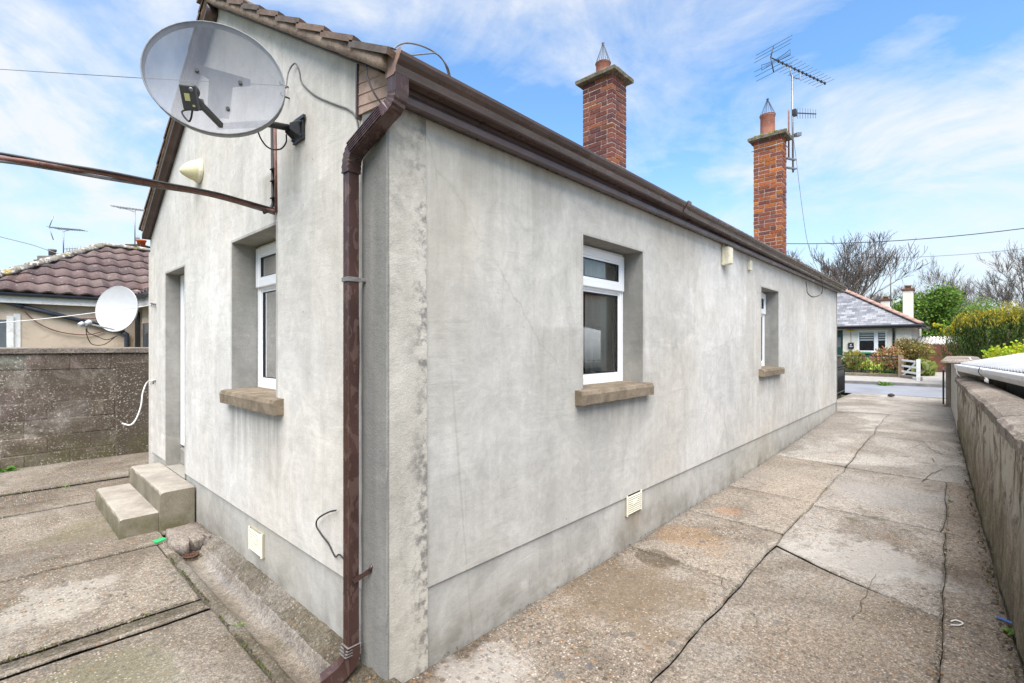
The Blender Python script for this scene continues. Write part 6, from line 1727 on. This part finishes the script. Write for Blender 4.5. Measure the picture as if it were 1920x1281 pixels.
def scrap(name, x, y, z, w, l, rot, mat, label, cat):
    p = Vector(on_Z(x, y, z)); m = MB(); a = Vector((math.cos(rot), math.sin(rot), 0)); b = Vector((-a.y, a.x, 0))
    m.loft([[p + a * u + b * v + Vector((0, 0, h)) for u, v in ((-l, -w), (l, -w * .8), (l * .95, w), (-l * .9, w * .9))] for h in (.002, .008)]); return tag(m.build(name, M[mat]), label, cat)
scrap('plastic_plate', 300, 1014, .004, .035, .045, .3, 'greenplastic', 'flat bright green plastic piece lying in the yard by the steps', 'plastic scrap')
scrap('plastic_scrap', 1888, 1166, .006, .010, .045, 1.1, 'bluescrap', 'small blue scrap lying at the foot of the boundary wall', 'scrap')
scrap('white_scrap', 1586, 822, .06, .03, .09, .1, 'whitepaint', 'small flat white scrap on the far paving near the house', 'scrap')
p = on_Z(1783, 1172, .006); m = MB(); m.tube(spline([p, Vector(p) + Vector((.03, -.035, 0)), Vector(p) + Vector((.075, -.05, 0)), Vector(p) + Vector((.085, -.02, 0)), Vector(p) + Vector((.05, .0, 0))], 6), .004, 5)
tag(m.build('cable_tie', M['whitecable']), 'bent white cable tie on the paving near the boundary wall', 'cable tie')
p = on_Z(1671, 744, .21); m = MB(); r = random.Random(3); m.smooth = True
m.lathe([(.02, 0), (.07, .01), (.085, .04), (.05, .08), (.01, .09)], p, (0.1, .05, 1), 9, True); tag(m.build('stone', M['stone']), 'single dark stone lying at the street end of the drive', 'stone')

# ---- bare trees
def bare(label, px, d, base_z, H, seed, spread=.62, lean=(0, 0, 0), depth=6, r0=.22, tint='barkfar'):
    rnd = random.Random(seed); t = thing('bare_tree', label, 'tree')
    tr, tw = MB(), MB(); b = Vector(on_d(px, 648, d)); b.z = base_z
    def grow(p, d_, L, r, lv):
        pts = [p]; rr_ = [r]; dd = d_.copy()
        n = 4 if lv < 4 else 3
        for i in range(n):
            dd = (dd + Vector((rnd.gauss(0, .10), rnd.gauss(0, .10), rnd.gauss(.05, .07)))).normalized(); p = p + dd * L / n; pts.append(p); rr_.append(max(.0105, r * (1 - .42 * (i + 1) / n)))
        (tr if lv < 2 else tw).tube(pts, rr_, 7 if lv < 2 else (5 if lv < 3 else 3), cap=False)
        if lv >= depth: return
        kids = rnd.choice((3, 3, 4)) if lv else 8
        for k in range(kids):
            i = rnd.randint(max(1, n - 2 if lv else 1), n); q0 = pts[i]
            ax = dd.orthogonal().normalized(); a = rnd.uniform(0, 6.283); ax = ax * math.cos(a) + dd.cross(ax) * math.sin(a)
            an = rnd.uniform(.25, spread + (.35 if lv == 0 else 0)); nd = (dd * math.cos(an) + ax * math.sin(an)); nd.z += .12; nd.normalize()
            grow(q0, nd, L * rnd.uniform(.58, .80), rr_[i] * rnd.uniform(.55, .75), lv + 1)
    grow(b, (Vector((0, 0, 1)) + Vector(lean)).normalized(), H, r0, 0)
    tr.build('trunk', M[tint], t, recalc=False); tw.build('twigs', M[tint], t, recalc=False); return t
bare('large bare tree spreading over the bungalow roof', 1585, 34, .3, 3.7, 4, .62, (.06, -.05, 0), 6, .24)
bare('bare tree behind the cottage eave, left of the large spreading one', 1516, 42, .3, 3.6, 9, .55, (0, .05, 0), 6, .16)
bare('faint bare tree beyond the green tree, right of the cream chimney', 1800, 62, .3, 4.4, 14, .6, (0, 0, 0), 6, .2)
bare('faint bare tree low behind the bungalow aerial mast', 1650, 58, .3, 3.3, 17, .7, (0, -.1, 0), 6, .2)
bare('faint bare tree at the right edge of the view', 1935, 44, .3, 4.1, 23, .6, (0, .1, 0), 6, .2)

# ---- wires over the street
def wire(a, b, r, label):
    a, b = Vector(a), Vector(b); m = MB(); m.tube([a.lerp(b, t) - Vector((0, 0, .35 * 4 * t * (1 - t))) for t in lin(0, 1, 16)], r, 5); return tag(m.build('overhead_wire', M['cable']), label, 'wire')
wire(on_d(1380, 454, 19), on_d(2100, 402, 14), .014, 'upper dark wire crossing the sky above the bungalow')
wire(on_d(1560, 482, 26), on_d(2100, 441, 20), .009, 'lower thin wire crossing the sky above the bungalow')

# house on the other side of the shed, mirrored in the side windows
rh = thing('red_roofed_house', 'plain house with a dark red tiled roof beyond the white roofed shed', 'house')
m = MB(); m.box(10.2, 27, -16, -9.0, 0, 2.1); m.build('wall', M['rust'], rh)
PR = [(.14, .05, .04), (.17, .06, .05), (.11, .045, .04)]
m = MB(); tile_field(m, (27.3, -8.7, 2.05), (-1, 0, 0), (0, -1, .62), (0, .62, 1), 17.4, 4.6, .36, .30, .04, .03, PR, random.Random(2), per=6); m.build('roof', M['ntile'], rh, recalc=False)
m = MB(); m.poly([(9.9, -12.55, 4.4), (27.3, -12.55, 4.4), (27.3, -16.4, 2.05), (9.9, -16.4, 2.05)]); m.col = PR[0]; m.build('back_roof', M['rust'], rh, recalc=False)

# grit, moss and leaf litter
def scatter_stones():
    r = random.Random(77); m = MB()
    for _ in range(420):
        X = r.uniform(-.25, 9) if r.random() < .75 else r.uniform(-3, -.4); Y = r.uniform(wallY(X) + .05, -.04) if X > -.3 else r.uniform(-.2, 4.4)
        if X > -.3 and r.random() < .5: Y = r.choice((-.87, -1.86, wallY(X) + .06, -.05)) + r.gauss(0, .03)
        s = r.uniform(.003, .0085); k = r.choice(((.12, .10, .08), (.25, .22, .18), (.40, .36, .30), (.30, .17, .08), (.10, .10, .11)))
        m.col = k; c = Vector((X, Y, gz(X) + s * .4)); a = r.uniform(0, 6.3)
        ex = Vector((math.cos(a), math.sin(a), 0)) * s * r.uniform(.8, 1.6); ey = Vector((-math.sin(a), math.cos(a), 0)) * s; t_, b_ = m.vert(c + Vector((0, 0, s * .7))), m.vert(c - Vector((0, 0, s)))
        q = [m.vert(c + ex), m.vert(c + ey * 1.1 + ex * .1), m.vert(c - ex * .9 + ey * .2), m.vert(c - ey)]
        for i in range(4): m.face((q[i], q[(i + 1) % 4], t_)); m.face((q[(i + 1) % 4], q[i], b_))
    tag(m.build('grit', M['tile']), kind='stuff')
scatter_stones()
def litter(name, spots, n, size, pal, seed):
    r = random.Random(seed); m = MB()
    for _ in range(n):
        x, y, sx_, sy_ = r.choice(spots)(r); s = size * r.uniform(.5, 1.4)
        if abs(mnoise.noise((x * 1.7, y * 1.7, seed))) < .10: continue
        c = Vector((x, y, gz(x) + .004)); a = Vector((r.gauss(0, 1), r.gauss(0, 1), r.gauss(0, .5))).normalized(); b = a.cross(Vector((r.gauss(0, .3), r.gauss(0, .3), 1))).normalized()
        m.col = tuple(v * r.uniform(.7, 1.25) for v in r.choice(pal)); m.face([m.vert(c - a * s), m.vert(c + b * s * .5), m.vert(c + a * s + Vector((0, 0, s * .5))), m.vert(c - b * s * .5)])
    return tag(m.build(name, M['leaf'], recalc=False), kind='stuff')
def along(f, x0, x1, sp): return lambda r: (lambda X: (X, f(X) + abs(r.gauss(0, sp)) * r.choice((1, 1, -1)), 0, 0))(r.uniform(x0, x1))
litter('leaf_litter', [along(lambda X: wallY(X) + .03, .8, 10, .022)], 900, .011, [(.10, .07, .035), (.16, .11, .05), (.06, .05, .03), (.12, .13, .04)], 3)
litter('joint_moss', [along(lambda X: -.87, .9, 8.5, .006), along(lambda X: -1.87, 1.2, 6, .006), along(lambda X: -.012, .3, 10, .008)], 1500, .0055, [(.09, .10, .03), (.12, .13, .04), (.08, .065, .035), (.06, .055, .03)], 5)
litter('drain_moss', [lambda r: (r.uniform(-3, -.36), 1.585 + r.gauss(0, .012), 0, 0), lambda r: (r.uniform(-3, -.1), 5.5 + r.gauss(0, .02), 0, 0), lambda r: (-.342 + r.gauss(0, .004), r.uniform(-.2, 2.4), 0, 0), lambda r: (-.03 + r.gauss(0, .012), r.uniform(0, 2.5), 0, 0)], 2200, .008, [(.09, .11, .03), (.13, .14, .04), (.08, .06, .03), (.05, .045, .025)], 9)
# ================================================================== CAMERA, LIGHT, SKY
cam = bpy.data.cameras.new('camera'); co = bpy.data.objects.new('camera', cam); COL.objects.link(co)
cam.sensor_width = 36; cam.lens = FPX / 1920 * 36; cam.shift_y = (HOR - 640.5) / 1920
co.location = CAM; co.rotation_euler = (math.pi / 2, 0, A - math.pi / 2)
cam.clip_start = .05; cam.clip_end = 2000
scene.camera = co

SUN_AZ = Vector((-.74, -.67, 0)).normalized(); SUN_EL = R_(60)
sd = Vector((SUN_AZ.x * math.cos(SUN_EL), SUN_AZ.y * math.cos(SUN_EL), math.sin(SUN_EL)))
sun = bpy.data.lights.new('sun', 'SUN'); sun.energy = 3.2; sun.angle = R_(62); sun.color = (1, .94, .865)
so = bpy.data.objects.new('sun', sun); COL.objects.link(so); so.rotation_euler = sd.to_track_quat('Z', 'Y').to_euler(); so.location = (-5, -5, 20)

w = bpy.data.worlds.new('World'); scene.world = w; w.use_nodes = True
nt = w.node_tree; bg = nt.nodes['Background']
class GW(G):
    def __init__(s): s.nt = nt; s.N = nt.nodes; s._obj = None
g = GW()
sky = g.N.new('ShaderNodeTexSky'); sky.sky_type = 'NISHITA'; sky.sun_disc = False
sky.sun_elevation = SUN_EL; sky.sun_rotation = math.atan2(SUN_AZ.x, SUN_AZ.y); sky.air_density = 1.2; sky.dust_density = .6; sky.ozone_density = 2.0
gen = g.N.new('ShaderNodeTexCoord').outputs['Generated']
x, y, z = g.sep(gen)
zz = g.math('ADD', g.math('MAXIMUM', z, 0.0), .30)
p = g.comb(g.math('DIVIDE', x, zz), g.math('DIVIDE', y, zz), 0.0)
c0 = g.noise(.85, 9, .60, g.map(scale=(1.0, 1.0, 1), loc=(1.7, 3.1, 0), vec=p), dist=.55)
c1 = g.noise(2.6, 8, .62, g.map(scale=(1.15, .95, 1), loc=(5.2, .4, 2), rot=(0, 0, .6), vec=p), dist=.8)
f = g.math('ADD', g.math('MULTIPLY', c0, .68), g.math('MULTIPLY', c1, .32))
cl = g.ramp(f, [(.435, 0), (.505, .42), (.575, 1)])
hz = g.range(z, .02, .46, 1, 0)
hz = g.math('MULTIPLY', g.math('POWER', hz, 1.9), .94)
SKYG = 1.0
blue = g.mix(1, sky.outputs[0], (1.32, 1.75, 2.04), 'MULTIPLY')
base = g.mix(hz, blue, (6.0, 6.5, 7.1))
cloud = g.mix(g.math('MULTIPLY', cl, .92), base, (6.9, 7.1, 7.35))
nt.links.new(cloud, bg.inputs[0]); bg.inputs[1].default_value = .05

scene.view_settings.view_transform = 'Standard'; scene.view_settings.look = 'None'
scene.view_settings.exposure = 1.46; scene.view_settings.gamma = 1
scene.render.engine = 'CYCLES'
scene.cycles.max_bounces = 8; scene.cycles.transparent_max_bounces = 24
scene.cycles.use_denoising = True
